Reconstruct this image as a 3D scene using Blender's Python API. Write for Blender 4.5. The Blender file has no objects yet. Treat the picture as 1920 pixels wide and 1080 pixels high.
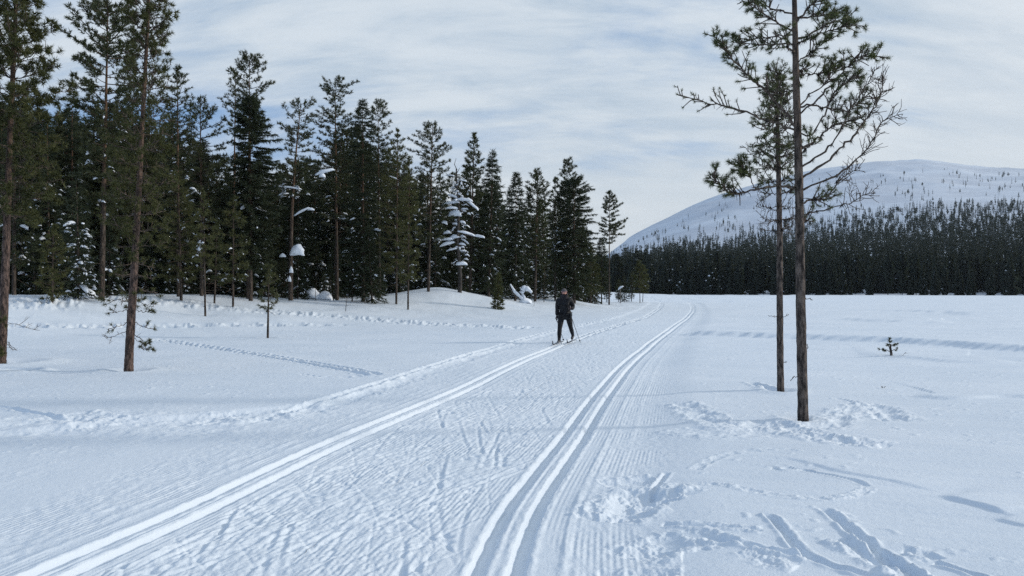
import bpy, math, random
import numpy as np
from mathutils import Vector

sc = bpy.context.scene
C = sc.collection
R = math.radians
PI = math.pi

# ------------------------------------------------------------------ camera, sky, sun, exposure
F = 1493.0          # focal length of the photograph in its own pixels (1920 wide)
CAMZ = 1.65
HOR = 543.0         # row of the true horizon
cam = bpy.data.cameras.new('camera')
cam.sensor_width = 36.0
cam.lens = F / 1920 * 36
cam.clip_start = 0.05
cam.clip_end = 20000
camo = bpy.data.objects.new('camera', cam)
C.objects.link(camo)
camo.location = (0, 0, CAMZ)
camo.rotation_euler = (R(90) + math.atan((HOR - 540) / F), 0, 0)
sc.camera = camo

SUN_EL = R(21)
SUN_AZ = R(83)      # clockwise from +Y, i.e. due +X, low over the bog
sun_dir = Vector((math.sin(SUN_AZ) * math.cos(SUN_EL), math.cos(SUN_AZ) * math.cos(SUN_EL), math.sin(SUN_EL)))

sun = bpy.data.lights.new('sun', 'SUN')
sun.energy = 2.8
sun.angle = R(5.0)
sun.color = (1.0, 0.92, 0.82)
suno = bpy.data.objects.new('sun', sun)
C.objects.link(suno)
suno.rotation_euler = (-sun_dir).to_track_quat('-Z', 'Y').to_euler()

sc.view_settings.view_transform = 'Standard'
sc.view_settings.look = 'None'
sc.view_settings.gamma = 1.0
sc.view_settings.use_curve_mapping = False
sc.view_settings.exposure = -0.16

world = bpy.data.worlds.new('World')
sc.world = world
world.use_nodes = True
nt = world.node_tree
for n in list(nt.nodes):
    nt.nodes.remove(n)


class NT:
    """a few shorthands for building node trees"""
    def __init__(s, tree): s.t = tree
    def n(s, typ, **kw):
        nd = s.t.nodes.new(typ)
        for k, v in kw.items():
            setattr(nd, k, v)
        return nd
    def l(s, a, b): s.t.links.new(a, b)
    def val(s, sock, v):
        if isinstance(v, (int, float)): sock.default_value = v
        elif isinstance(v, (tuple, list)): sock.default_value = v
        else: s.l(v, sock)
    def m(s, op, a, b=None, c=None, clamp=False):
        nd = s.n('ShaderNodeMath', operation=op, use_clamp=clamp)
        s.val(nd.inputs[0], a)
        if b is not None: s.val(nd.inputs[1], b)
        if c is not None: s.val(nd.inputs[2], c)
        return nd.outputs[0]
    def vm(s, op, a, b=None):
        nd = s.n('ShaderNodeVectorMath', operation=op)
        s.val(nd.inputs[0], a)
        if b is not None: s.val(nd.inputs[1], b)
        return nd.outputs['Value'] if op in ('DOT_PRODUCT', 'LENGTH') else nd.outputs[0]
    def mix(s, f, a, b):
        nd = s.n('ShaderNodeMix', data_type='RGBA')
        s.val(nd.inputs[0], f); s.val(nd.inputs[6], a); s.val(nd.inputs[7], b)
        return nd.outputs[2]
    def noise(s, vec, scale, detail=4, rough=0.55, dist=0.0, lac=2.0):
        nd = s.n('ShaderNodeTexNoise')
        if vec is not None: s.l(vec, nd.inputs['Vector'])
        nd.inputs['Scale'].default_value = scale
        nd.inputs['Detail'].default_value = detail
        nd.inputs['Roughness'].default_value = rough
        nd.inputs['Lacunarity'].default_value = lac
        nd.inputs['Distortion'].default_value = dist
        return nd.outputs[0]
    def ss(s, v, lo, hi, a=0.0, b=1.0):
        nd = s.n('ShaderNodeMapRange', interpolation_type='SMOOTHSTEP')
        s.val(nd.inputs[0], v)
        nd.inputs[1].default_value = lo; nd.inputs[2].default_value = hi
        nd.inputs[3].default_value = a; nd.inputs[4].default_value = b
        return nd.outputs[0]
    def mapping(s, vec, scale=(1, 1, 1), rot=(0, 0, 0), loc=(0, 0, 0)):
        nd = s.n('ShaderNodeMapping')
        s.l(vec, nd.inputs[0])
        nd.inputs[1].default_value = loc; nd.inputs[2].default_value = rot; nd.inputs[3].default_value = scale
        return nd.outputs[0]


w = NT(nt)
SKY_STRENGTH = 0.1
sky = w.n('ShaderNodeTexSky', sky_type='NISHITA')
sky.sun_disc = False
sky.sun_elevation = SUN_EL
sky.sun_rotation = SUN_AZ
sky.altitude = 300
sky.air_density = 1.0
sky.dust_density = 0.6
sky.ozone_density = 1.5
tc = w.n('ShaderNodeTexCoord')
dirv = tc.outputs['Generated']
sep = w.n('ShaderNodeSeparateXYZ'); w.l(dirv, sep.inputs[0])
zz = w.m('ADD', w.m('MAXIMUM', sep.outputs[2], 0.0), 0.42)
comb = w.n('ShaderNodeCombineXYZ')
w.l(w.m('DIVIDE', sep.outputs[0], zz), comb.inputs[0])
w.l(w.m('DIVIDE', sep.outputs[1], zz), comb.inputs[1])
cl = comb.outputs[0]                                   # the cloud sheet seen in perspective
big = w.noise(w.mapping(cl, (0.8, 1.1, 1), (0, 0, R(40)), (6.6, 11.4, 0)), 1.7, 5, 0.55, 0.6)
streak = w.noise(w.mapping(cl, (0.5, 1.9, 1), (0, 0, R(50)), (11.2, 4.8, 0)), 1.9, 7, 0.6, 0.5)
wisp = w.noise(w.mapping(cl, (0.8, 2.4, 1), (0, 0, R(38)), (7.7, 2.2, 0)), 4.5, 6, 0.62, 0.4)
cov = w.m('ADD', w.m('MULTIPLY', big, 0.5), w.m('ADD', w.m('MULTIPLY', streak, 0.36), w.m('MULTIPLY', wisp, 0.14)))
sdot = w.m('MAXIMUM', w.vm('DOT_PRODUCT', dirv, tuple(sun_dir)), 0.0)
# the veil thickens towards the sun's side of the sky
cov = w.m('ADD', cov, w.m('MULTIPLY', w.vm('DOT_PRODUCT', dirv, tuple(sun_dir)), 0.14))
cov = w.m('ADD', cov, w.ss(sep.outputs[2], 0.0, 0.30, 0.15, 0.0))
mask = w.ss(cov, 0.38, 0.585)
glow = w.m('POWER', sdot, 3.0)
body = w.mix(w.ss(w.m('ADD', w.m('MULTIPLY', streak, 0.55), w.m('MULTIPLY', wisp, 0.45)), 0.36, 0.62), (4.7, 6.0, 7.4, 1), (8.0, 8.75, 9.4, 1))
lowc = w.ss(sep.outputs[2], 0.02, 0.30, 1.0, 0.0)          # near the horizon one looks through more of the thin cloud
body = w.mix(w.m('MULTIPLY', lowc, 0.85), body, (9.2, 9.6, 9.7, 1))
warm = w.mix(w.m('MULTIPLY', glow, 0.9, clamp=True), body, (9.9, 10.1, 10.1, 1))
blue = w.mix(0.6, w.vm('MULTIPLY', sky.outputs[0], (1.0, 1.15, 1.35)), (2.2, 4.5, 8.6, 1))
col = w.mix(w.m('ADD', w.m('MULTIPLY', mask, 0.86), 0.08), blue, warm)
bg = w.n('ShaderNodeBackground')
w.l(col, bg.inputs[0]); bg.inputs[1].default_value = SKY_STRENGTH
out = w.n('ShaderNodeOutputWorld'); w.l(bg.outputs[0], out.inputs[0])

cy = sc.cycles
cy.use_denoising = False
cy.max_bounces = 6
cy.diffuse_bounces = 3
cy.glossy_bounces = 2
cy.transmission_bounces = 3
cy.transparent_max_bounces = 4
cy.caustics_reflective = False
cy.caustics_refractive = False
# ------------------------------------------------------------------ helpers
def gx(x, D):
    """world X of photo column x at depth D"""
    return (x - 960.0) / F * D

def gz(y, D):
    """world Z of photo row y at depth D"""
    return CAMZ + (HOR - y) / F * D

def G(x, y):
    """flat-ground point under photo pixel (x, y)"""
    Y = CAMZ * F / (y - HOR)
    return (gx(x, Y), Y)

def smooth(a, b, x):
    t = np.clip((np.asarray(x, float) - a) / (b - a), 0, 1)
    return t * t * (3 - 2 * t)

_prng = np.random.default_rng(7)
_perm = _prng.permutation(1024).astype(np.int64)
_perm = np.concatenate([_perm, _perm])
_ga = _prng.uniform(0, 2 * PI, 1024)
_gv = np.stack([np.cos(_ga), np.sin(_ga)], 1)

def pnoise(x, y):
    """2-D gradient noise, about -0.7..0.7"""
    xi = np.floor(x).astype(np.int64); yi = np.floor(y).astype(np.int64)
    xf = x - xi; yf = y - yi
    u = xf * xf * xf * (xf * (xf * 6 - 15) + 10); v = yf * yf * yf * (yf * (yf * 6 - 15) + 10)
    def g(ix, iy, dx, dy):
        h = _perm[(_perm[ix & 1023] + (iy & 1023)) & 1023]
        gg = _gv[h]
        return gg[..., 0] * dx + gg[..., 1] * dy
    a = g(xi, yi, xf, yf); b = g(xi + 1, yi, xf - 1, yf)
    c = g(xi, yi + 1, xf, yf - 1); d = g(xi + 1, yi + 1, xf - 1, yf - 1)
    return (a + (b - a) * u) * (1 - v) + (c + (d - c) * u) * v

def fbm(x, y, octv=4, gain=0.5):
    s = 0; a = 1.0
    for k in range(octv):
        s = s + a * pnoise(x + 17.3 * k, y - 9.1 * k)
        x = x * 2.03; y = y * 2.03; a *= gain
    return s

def mesh_np(name, V, loops, starts, mat, smooth_shade=True, mats=None, matidx=None):
    me = bpy.data.meshes.new(name)
    V = np.ascontiguousarray(V, dtype=np.float32)
    me.vertices.add(len(V)); me.vertices.foreach_set('co', V.ravel())
    me.loops.add(len(loops)); me.loops.foreach_set('vertex_index', np.ascontiguousarray(loops, dtype=np.int32))
    me.polygons.add(len(starts)); me.polygons.foreach_set('loop_start', np.ascontiguousarray(starts, dtype=np.int32))
    for m in (mats or [mat]):
        me.materials.append(m)
    if matidx is not None:
        me.polygons.foreach_set('material_index', np.ascontiguousarray(matidx, dtype=np.int32))
    me.polygons.foreach_set('use_smooth', np.full(len(starts), bool(smooth_shade)))
    me.update(calc_edges=True)
    return me

class Geo:
    """collects triangles and quads, builds ONE mesh"""
    def __init__(s): s.V = []; s.L = []; s.S = []; s.M = []; s.nv = 0; s.nl = 0
    def add(s, V, Fc, mi=0):
        V = np.asarray(V, float).reshape(-1, 3); Fc = np.asarray(Fc, np.int64)
        if not len(Fc): return
        n, k = Fc.shape
        s.V.append(V); s.L.append((Fc + s.nv).ravel()); s.S.append(s.nl + np.arange(n) * k)
        s.M.append(np.full(n, mi)); s.nv += len(V); s.nl += n * k
    def tube(s, P, r, k=6, cap=True, mi=0, wob=None):
        P = np.asarray(P, float); n = len(P); r = np.broadcast_to(np.asarray(r, float), (n,))
        T = np.gradient(P, axis=0); T /= np.linalg.norm(T, axis=1, keepdims=True) + 1e-9
        up = np.array([0, 0, 1.0]) if abs(T[:, 2]).mean() < 0.8 else np.array([0, 1.0, 0])
        A = np.cross(T, up); A /= np.linalg.norm(A, axis=1, keepdims=True) + 1e-9
        B = np.cross(T, A)
        a = np.arange(k) * 2 * PI / k
        rr = r[:, None] * (np.ones((n, k)) if wob is None else wob)
        V = P[:, None] + rr[..., None] * (np.cos(a)[None, :, None] * A[:, None] + np.sin(a)[None, :, None] * B[:, None])
        V = V.reshape(-1, 3)
        i = np.arange(n - 1)[:, None] * k; j = np.arange(k)[None]; j2 = (j + 1) % k
        Q = np.stack([i + j, i + j2, i + k + j2, i + k + j], -1).reshape(-1, 4)
        s.add(V, Q, mi)
        if cap:
            V2 = np.concatenate([V[-k:], [P[-1]]]); s.add(V2, [[q, (q + 1) % k, k] for q in range(k)], mi)
    def blades(s, P, D, L, W, rng, mi=0):
        """thin needle blades: base P, direction D, length L, width W"""
        n = len(P)
        if not n: return
        P = np.asarray(P); D = np.asarray(D)
        D = D / (np.linalg.norm(D, axis=1, keepdims=True) + 1e-9)
        r = rng.normal(size=(n, 3)); Sd = np.cross(D, r); Sd /= np.linalg.norm(Sd, axis=1, keepdims=True) + 1e-9
        W = np.broadcast_to(W, (n,))[:, None]; L = np.broadcast_to(L, (n,))[:, None]
        V = np.stack([P - Sd * W * .5, P + Sd * W * .5, P + D * L], 1).reshape(-1, 3)
        s.add(V, np.arange(3 * n).reshape(-1, 3), mi)
    def box(s, lo, hi, mi=0):
        x0, y0, z0 = lo; x1, y1, z1 = hi
        V = [(x0, y0, z0), (x1, y0, z0), (x1, y1, z0), (x0, y1, z0), (x0, y0, z1), (x1, y0, z1), (x1, y1, z1), (x0, y1, z1)]
        s.add(V, [[3, 2, 1, 0], [4, 5, 6, 7], [0, 1, 5, 4], [1, 2, 6, 5], [2, 3, 7, 6], [3, 0, 4, 7]], mi)
    def mesh(s, name, mat=None, smooth_shade=True, mats=None):
        if not s.V: return bpy.data.meshes.new(name)
        return mesh_np(name, np.concatenate(s.V), np.concatenate(s.L), np.concatenate(s.S), mat, smooth_shade,
                       mats, np.concatenate(s.M) if mats else None)

def link(name, data, parent=None, loc=None, rot=None, scale=None):
    o = bpy.data.objects.new(name, data); C.objects.link(o)
    if parent is not None: o.parent = parent
    if loc is not None: o.location = loc
    if rot is not None: o.rotation_euler = rot
    if scale is not None: o.scale = scale
    return o

def thing(name, label, cat, loc=(0, 0, 0), rz=0.0, group=None):
    o = link(name, None, None, loc, (0, 0, rz)); o.empty_display_size = 0.3
    return tag(o, label, cat, group)

def tag(o, label, cat, group=None, kind=None):
    o['label'] = label; o['category'] = cat
    if group: o['group'] = group
    if kind: o['kind'] = kind
    return o

def structure(o, label=None):
    o['kind'] = 'structure'
    if label: o['label'] = label
    return o

def copy_tree(o, parent=None):
    c = o.copy(); C.objects.link(c)
    if parent is not None: c.parent = parent
    for ch in list(o.children): copy_tree(ch, c)
    return c

# ------------------------------------------------------------------ materials
def mat(name, base, rough=0.6, fn=None, spec=0.3):
    m = bpy.data.materials.new(name); m.use_nodes = True
    t = NT(m.node_tree); b = m.node_tree.nodes['Principled BSDF']
    b.inputs['Base Color'].default_value = (*base, 1); b.inputs['Roughness'].default_value = rough
    b.inputs['Specular IOR Level'].default_value = spec
    if fn: fn(t, b)
    return m

def bump(t, b, h, strength, dist):
    nd = t.n('ShaderNodeBump'); nd.inputs['Strength'].default_value = strength; nd.inputs['Distance'].default_value = dist
    t.l(h, nd.inputs['Height']); t.l(nd.outputs[0], b.inputs['Normal'])

def f_snow(t, b):
    tc = t.n('ShaderNodeTexCoord'); ob = tc.outputs['Object']
    fine = t.noise(ob, 60, 5, 0.65); crumb = t.noise(ob, 14, 4, 0.6)
    at = t.n('ShaderNodeAttribute', attribute_name='groom')
    td = t.n('ShaderNodeAttribute', attribute_name='trail_d')
    # groomer's corduroy: ridges that follow the trail, broken up where skis have scuffed it
    patch = t.ss(t.noise(ob, 1.1, 4, 0.6), 0.42, 0.6)
    cord = t.m('SINE', t.m('MULTIPLY', td.outputs['Fac'], 2 * PI / 0.042))
    cord = t.m('MULTIPLY', cord, t.m('MULTIPLY', at.outputs['Fac'], patch))
    h = t.m('ADD', t.m('MULTIPLY', crumb, 0.55), t.m('MULTIPLY', fine, 0.35))
    h = t.m('ADD', h, t.m('MULTIPLY', cord, 0.14))
    bump(t, b, h, 0.8, 0.016)
    big = t.noise(ob, 0.35, 4, 0.6)
    t.l(t.mix(t.ss(big, 0.3, 0.7), (0.64, 0.715, 0.795, 1), (0.705, 0.77, 0.84, 1)), b.inputs['Base Color'])
M_SNOW = mat('snow', (0.83, 0.86, 0.90), 0.55, f_snow, 0.25)

def f_clump(t, b):
    tc = t.n('ShaderNodeTexCoord')
    bump(t, b, t.noise(tc.outputs['Object'], 9, 5, 0.6), 0.35, 0.03)
M_CLUMP = mat('snow_on_branches', (0.74, 0.79, 0.86), 0.6, f_clump, 0.2)

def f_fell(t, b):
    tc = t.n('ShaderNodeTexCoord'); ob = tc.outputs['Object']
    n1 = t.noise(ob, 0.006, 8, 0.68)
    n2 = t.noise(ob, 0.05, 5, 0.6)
    t.l(t.mix(t.ss(n1, 0.32, 0.7), (0.47, 0.52, 0.60, 1), (0.62, 0.69, 0.78, 1)), b.inputs['Base Color'])  # darker than clean snow: scrub and rock, plus cloud shade put into the colour
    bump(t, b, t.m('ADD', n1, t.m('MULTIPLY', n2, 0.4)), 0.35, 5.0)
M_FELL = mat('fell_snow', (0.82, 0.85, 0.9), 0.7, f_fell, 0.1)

def bark_fn(lo, hi, orange, z0, z1, sc_=1.0):
    def fn(t, b):
        tc = t.n('ShaderNodeTexCoord'); ob = tc.outputs['Object']
        n = t.noise(t.mapping(ob, (1, 1, 0.28)), 22 * sc_, 5, 0.65)
        pl = t.n('ShaderNodeTexVoronoi'); t.l(t.mapping(ob, (1, 1, 0.4)), pl.inputs['Vector']); pl.inputs['Scale'].default_value = 26 * sc_
        c = t.mix(t.ss(n, 0.35, 0.68), (*lo, 1), (*hi, 1))
        se = t.n('ShaderNodeSeparateXYZ'); t.l(ob, se.inputs[0])
        f = t.m('MULTIPLY', t.ss(se.outputs[2], z0, z1), t.ss(n, 0.25, 0.6))
        t.l(t.mix(t.m('MULTIPLY', f, 0.85), c, (*orange, 1)), b.inputs['Base Color'])
        bump(t, b, t.m('ADD', n, t.m('MULTIPLY', pl.outputs['Distance'], 0.9)), 1.0, 0.03 / sc_)
    return fn
M_BARK = mat('pine_bark', (.1, .08, .06), 0.85, bark_fn((0.022, 0.019, 0.018), (0.165, 0.132, 0.112), (0.13, 0.095, 0.075), 2.0, 5.0), 0.15)
M_BARK_RED = mat('reddish_pine_bark', (.1, .08, .06), 0.85, bark_fn((0.028, 0.022, 0.02), (0.165, 0.115, 0.096), (0.13, 0.085, 0.062), 1.5, 6.0), 0.15)
M_BARK_FOREST = mat('forest_bark', (.1, .08, .06), 0.85, bark_fn((0.035, 0.029, 0.025), (0.10, 0.08, 0.065), (0.15, 0.085, 0.05), 3.0, 9.0, 0.5), 0.1)
M_DEAD = mat('grey_dead_wood', (.1, .1, .09), 0.85, bark_fn((0.07, 0.065, 0.06), (0.2, 0.185, 0.165), (0.2, 0.18, 0.16), 1, 4, 0.6), 0.1)
M_TWIG = mat('twig_bark', (0.075, 0.058, 0.045), 0.85, None, 0.1)

def needle_fn(a, c):
    def fn(t, b):
        g = t.n('ShaderNodeNewGeometry'); oi = t.n('ShaderNodeObjectInfo')
        tc = t.n('ShaderNodeTexCoord')
        n = t.noise(tc.outputs['Object'], 1.7, 3, 0.6)
        r = t.m('ADD', t.m('MULTIPLY', g.outputs['Random Per Island'], 0.55), t.m('MULTIPLY', n, 0.6))
        r = t.m('ADD', r, t.m('MULTIPLY', oi.outputs['Random'], 0.2))
        t.l(t.mix(t.ss(r, 0.2, 1.0), (*a, 1), (*c, 1)), b.inputs['Base Color'])
        tr = t.n('ShaderNodeBsdfTranslucent'); t.val(tr.inputs[0], (c[0] * 1.1, c[1] * 1.2, c[2] * 0.7, 1))
        mx = t.n('ShaderNodeMixShader'); mx.inputs[0].default_value = 0.2
        o = t.t.nodes['Material Output']
        t.l(b.outputs[0], mx.inputs[1]); t.l(tr.outputs[0], mx.inputs[2]); t.l(mx.outputs[0], o.inputs[0])
    return fn
M_NEEDLE = mat('pine_needles', (.05, .06, .03), 0.55, needle_fn((0.020, 0.030, 0.016), (0.066, 0.074, 0.032)), 0.25)
M_OLIVE = mat('olive_pine_needles', (.05, .06, .03), 0.6, needle_fn((0.035, 0.042, 0.017), (0.085, 0.088, 0.034)), 0.2)
M_SPRUCE = mat('spruce_needles', (.05, .06, .03), 0.6, needle_fn((0.018, 0.028, 0.019), (0.048, 0.058, 0.034)), 0.15)
M_FAR = mat('distant_needles', (.05, .06, .03), 0.8, needle_fn((0.012, 0.019, 0.018), (0.036, 0.043, 0.034)), 0.05)
M_LICHEN = mat('beard_lichen', (0.028, 0.026, 0.022), 0.9, None, 0.05)
# ------------------------------------------------------------------ the ground
# ski tracks read off the photograph: (x, y) pixels -> ground points, X as a function of Y
RT = [(700, 1500), (920, 1080), (975, 950), (1075, 812), (1138, 726), (1190, 668), (1262, 612.6), (1297, 585), (1299, 573.7), (1287, 564), (1262, 558.5)]
LT = [(-790, 1500), (52, 1080), (353, 950), (655, 812), (842, 737), (1010, 660), (1085, 631), (1148, 612.6), (1206, 594), (1237, 575.5), (1241, 569), (1233, 564), (1216, 560)]
def spline(pts):
    w = np.array([G(*p) for p in pts]); Y = w[:, 1]; X = w[:, 0]
    # cubic Hermite (Catmull-Rom style, in log depth so near bends stay gentle)
    t = np.log(Y); m = np.gradient(X, t)
    def f(y):
        q = np.log(np.clip(y, Y[0], Y[-1])); i = np.clip(np.searchsorted(t, q) - 1, 0, len(t) - 2)
        h = t[i + 1] - t[i]; u = (q - t[i]) / h
        h00 = 2 * u**3 - 3 * u**2 + 1; h10 = u**3 - 2 * u**2 + u; h01 = -2 * u**3 + 3 * u**2; h11 = u**3 - u**2
        r = h00 * X[i] + h10 * h * m[i] + h01 * X[i + 1] + h11 * h * m[i + 1]
        return r + np.where(y > Y[-1], (y - Y[-1]) * 0.05, 0)
    return f
XR = spline(RT); XL = spline(LT)

def trail_d(X, Y):
    """lateral offsets (metres) from the right and the left pair of ski tracks"""
    Yc = np.maximum(Y, 2.0)
    sr = (XR(Yc + 0.3) - XR(Yc - 0.3)) / 0.6; sl = (XL(Yc + 0.3) - XL(Yc - 0.3)) / 0.6
    return (X - XR(Yc)) / np.sqrt(1 + sr * sr), (X - XL(Yc)) / np.sqrt(1 + sl * sl)

def edge_w(X, Y):
    """metres behind (+) or before (-) the edge of the left wood"""
    return -0.864 * (X + 17.8) + 0.503 * (Y - 36)

def zlarge(X, Y):
    X = np.asarray(X, float); Y = np.asarray(Y, float)
    w_ = edge_w(X, Y)
    A = 0.95 + 0.4 * smooth(-12, -20, X)
    A = A * (1 - smooth(3.5, 10.5, X))
    z = A * smooth(-11, 4, w_)
    z = z + 0.95 * np.exp(-(((X + 5.2) / 4.5)**2 + ((Y - 59) / 6.0)**2))
    z = z + 0.02 * np.clip(w_ - 4, 0, 60) * (1 - smooth(15, 60, X))
    far = smooth(-14, -2, w_)
    z = z + far * (0.10 * fbm(X / 3.1, Y / 3.1, 3) + 0.16 * fbm(X / 8 + 3, Y / 8, 2))
    z = z + 0.05 * fbm(X / 9.0, Y / 9.0 + 5, 2) * (1 - far) * smooth(3, 20, np.hypot(X, Y))
    return z

def poly_dist(X, Y, pts):
    """distance to a polyline, signed side, and parameter 0..1 along it"""
    P = np.array(pts, float); best = np.full(X.shape, 1e9); par = np.zeros(X.shape); side = np.zeros(X.shape)
    L = np.concatenate([[0], np.cumsum(np.hypot(*np.diff(P, axis=0).T))])
    for i in range(len(P) - 1):
        a = P[i]; d = P[i + 1] - a; ll = d @ d
        t = np.clip(((X - a[0]) * d[0] + (Y - a[1]) * d[1]) / ll, 0, 1)
        ex = X - a[0] - t * d[0]; ey = Y - a[1] - t * d[1]; q = np.hypot(ex, ey)
        m = q < best
        best = np.where(m, q, best); par = np.where(m, (L[i] + t * math.sqrt(ll)) / L[-1], par)
        side = np.where(m, np.sign(d[0] * ey - d[1] * ex), side)
    return best, side, par

def curve_px(pts, n=6):
    """pixel polyline -> smoothed ground polyline"""
    P = np.array([G(*p) for p in pts])
    if len(P) < 3: return P
    out = []
    Q = np.concatenate([[2 * P[0] - P[1]], P, [2 * P[-1] - P[-2]]])
    for i in range(1, len(Q) - 2):
        for k in range(n):
            t = k / n
            out.append(0.5 * ((2 * Q[i]) + (-Q[i - 1] + Q[i + 1]) * t + (2 * Q[i - 1] - 5 * Q[i] + 4 * Q[i + 1] - Q[i + 2]) * t * t + (-Q[i - 1] + 3 * Q[i] - 3 * Q[i + 1] + Q[i + 2]) * t**3))
    out.append(P[-1])
    return np.array(out)

def zdetail(X, Y):
    """everything feet, skis, the groomer and the wind have left in the snow"""
    z = np.zeros_like(X)
    rngt = np.random.default_rng(11)
    dr, dl = trail_d(X, Y)
    ok = (Y > 1.2) & (Y < 220)
    fadefar = 1 - smooth(60, 160, Y)
    # corridor
    inside = smooth(-1.75, -1.35, dl + 3.0 * (1 - smooth(8.5, 12, Y))) * (1 - smooth(0.7, 1.5, dr)) * ok
    z -= 0.05 * inside
    # scuffed lane between the two pairs of tracks
    lane = smooth(0.25, 0.5, dl) * (1 - smooth(-0.5, -0.22, dr)) * ok
    n_f = fbm(X / 0.08, Y / 0.11, 3); n_m = fbm(X / 0.35 + 4, Y / 0.5, 3)
    z += lane * (0.0095 * n_f + 0.006 * n_m) * fadefar
    edge_r = smooth(0.25, 0.45, dr) * (1 - smooth(0.9, 1.4, dr)) * ok
    z += edge_r * 0.006 * n_f * fadefar
    left_l = smooth(-1.6, -1.2, dl) * (1 - smooth(-0.5, -0.25, dl)) * ok
    z += left_l * (0.007 * n_f + 0.008 * n_m) * fadefar
    # ridged lines beside the tracks, left by the groomer's plates
    for d0, a in ((-0.36, .012), (-0.52, .008), (-0.68, .006)):
        z += ok * a * np.exp(-((dl - d0 - .01 * n_m) / 0.035)**2) * (0.6 + n_m)
    for d0, a in ((0.40, .014), (0.48, .007), (0.66, .005)):
        z += ok * a * np.exp(-((dr - d0 - .008 * n_m) / 0.03)**2) * (0.7 + n_m)
    for d0, a in ((0.36, .012), (0.46, .007)):
        z += ok * a * np.exp(-((dl - d0 - .01 * n_m) / 0.03)**2) * (0.7 + n_m)
    # grooves: two per pair, with crumbly shoulders
    for dd in (dr, dl):
        wig = 0.006 * fbm(X / 1.7 + 8, Y / 1.7, 2) + 0.010 * pnoise(X / 0.2, Y / 0.2) + 0.008 * pnoise(X / 0.07, Y / 0.09)
        for c in (-0.118, 0.118):
            q = np.abs(dd - c + wig)
            g = 1 - smooth(0.028, 0.064, q)
            z -= ok * (0.056 + 0.010 * pnoise(X / .5, Y / .5 + 3)) * g
            z += ok * 0.010 * np.exp(-((q - 0.085) / 0.022)**2) * (0.7 + 1.2 * pnoise(X / 0.13, Y / 0.13))
    # skating and herringbone strokes in the lane
    near = np.where(lane.ravel() > 0.02)[0]
    xs = X.ravel()[near]; ys = Y.ravel()[near]; zs = np.zeros(len(near))
    for k in range(330):
        yy = 4.2 * (45 / 4.2)**rngt.random()
        f = rngt.uniform(0.12, 0.88); x0 = XL(yy) * (1 - f) + XR(yy) * f
        slope = (XR(yy + .5) - XR(yy - .5)); th = math.atan(slope) + rngt.choice([-1, 1]) * rngt.uniform(0.05, 0.38)
        L = rngt.uniform(0.3, 1.3); dx, dy = math.sin(th), math.cos(th)
        ex = xs - x0; ey = ys - yy
        al = ex * dx + ey * dy; ac = ex * dy - ey * dx
        m = (np.abs(al) < L) & (np.abs(ac) < 0.12)
        if not m.any(): continue
        q = ac[m] - 0.02 * (al[m] / L)**2; e = 1 - smooth(L * .7, L, np.abs(al[m]))
        dep = rngt.uniform(0.002, 0.0075)
        zs[m] += e * (-dep * np.exp(-(q / 0.018)**2) + 0.7 * dep * np.exp(-((np.abs(q) - 0.04) / 0.018)**2) * (q > 0))
    # finer, older scratches that criss-cross
    for k in range(900):
        yy = 4.2 * (30 / 4.2)**rngt.random(); f = rngt.uniform(0.08, 0.92); x0 = XL(yy) * (1 - f) + XR(yy) * f
        th = math.atan(XR(yy + .5) - XR(yy - .5)) + rngt.normal() * .42; L = rngt.uniform(0.15, 0.7); dx, dy = math.sin(th), math.cos(th)
        m = np.where((np.abs(xs - x0) < L) & (np.abs(ys - yy) < L))[0]
        ex = xs[m] - x0; ey = ys[m] - yy; al = ex * dx + ey * dy; q = ex * dy - ey * dx
        zs[m] -= rngt.uniform(.0015, .005) * np.exp(-(q / 0.012)**2) * (1 - smooth(L * .6, L, np.abs(al)))
    # round dents of pole tips
    for k in range(160):
        yy = 4.2 * (30 / 4.2)**rngt.random(); f = rngt.uniform(0.08, 0.92); x0 = XL(yy) * (1 - f) + XR(yy) * f
        q = ((xs - x0)**2 + (ys - yy)**2)
        zs -= np.where(q < .02, 0.02 * np.exp(-q / 0.0012), 0)
    z.ravel()[near] += zs
    # wind-packed snow: long low ripples
    right = smooth(0.9, 1.8, dr)
    leftm = 1 - smooth(-2.2, -1.4, dl)
    a_ = R(-14); u = X * math.cos(a_) + Y * math.sin(a_); v = -X * math.sin(a_) + Y * math.cos(a_)
    rip = fbm(u / 1.9, v / 0.33, 4, 0.55)
    rip2 = fbm(u / 7.0 + 2, v / 1.3, 3, 0.5)
    ridged = 1 - np.abs(fbm(u / 4.2 + 9, v / 0.75, 3)) * 2.2
    rfar = 1 - 0.55 * smooth(30, 110, Y)
    z += right * (0.011 * rip + 0.026 * rip2 + 0.006 * ridged) * rfar
    z += right * smooth(22, 60, Y) * 0.05 * fbm(u / 9 + 4, v / 3.0, 3)
    z += leftm * 0.003 * n_f * (1 - smooth(12, 30, Y))
    z += leftm * (0.006 * rip + 0.013 * rip2 + 0.009 * fbm(X / 0.9, Y / 0.9, 3))
    z += leftm * 0.006 * np.maximum(fbm(X / 0.13 + 5, Y / 0.13, 2) - 0.25, 0) * 5 * (pnoise(X / 1.1, Y / 1.1) > 0.12)
    z += right * 0.006 * np.maximum(fbm(X / 0.15 + 5, Y / 0.15, 2) - 0.28, 0) * 5 * (pnoise(X / 1.4, Y / 1.4 + 7) > 0.1)

    def masked(pts, pad):
        P = np.asarray(pts)
        m = (X > P[:, 0].min() - pad) & (X < P[:, 0].max() + pad) & (Y > P[:, 1].min() - pad) & (Y < P[:, 1].max() + pad)
        return np.where(m.ravel())[0]
    zr = z.ravel(); Xr = X.ravel(); Yr = Y.ravel()
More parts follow.
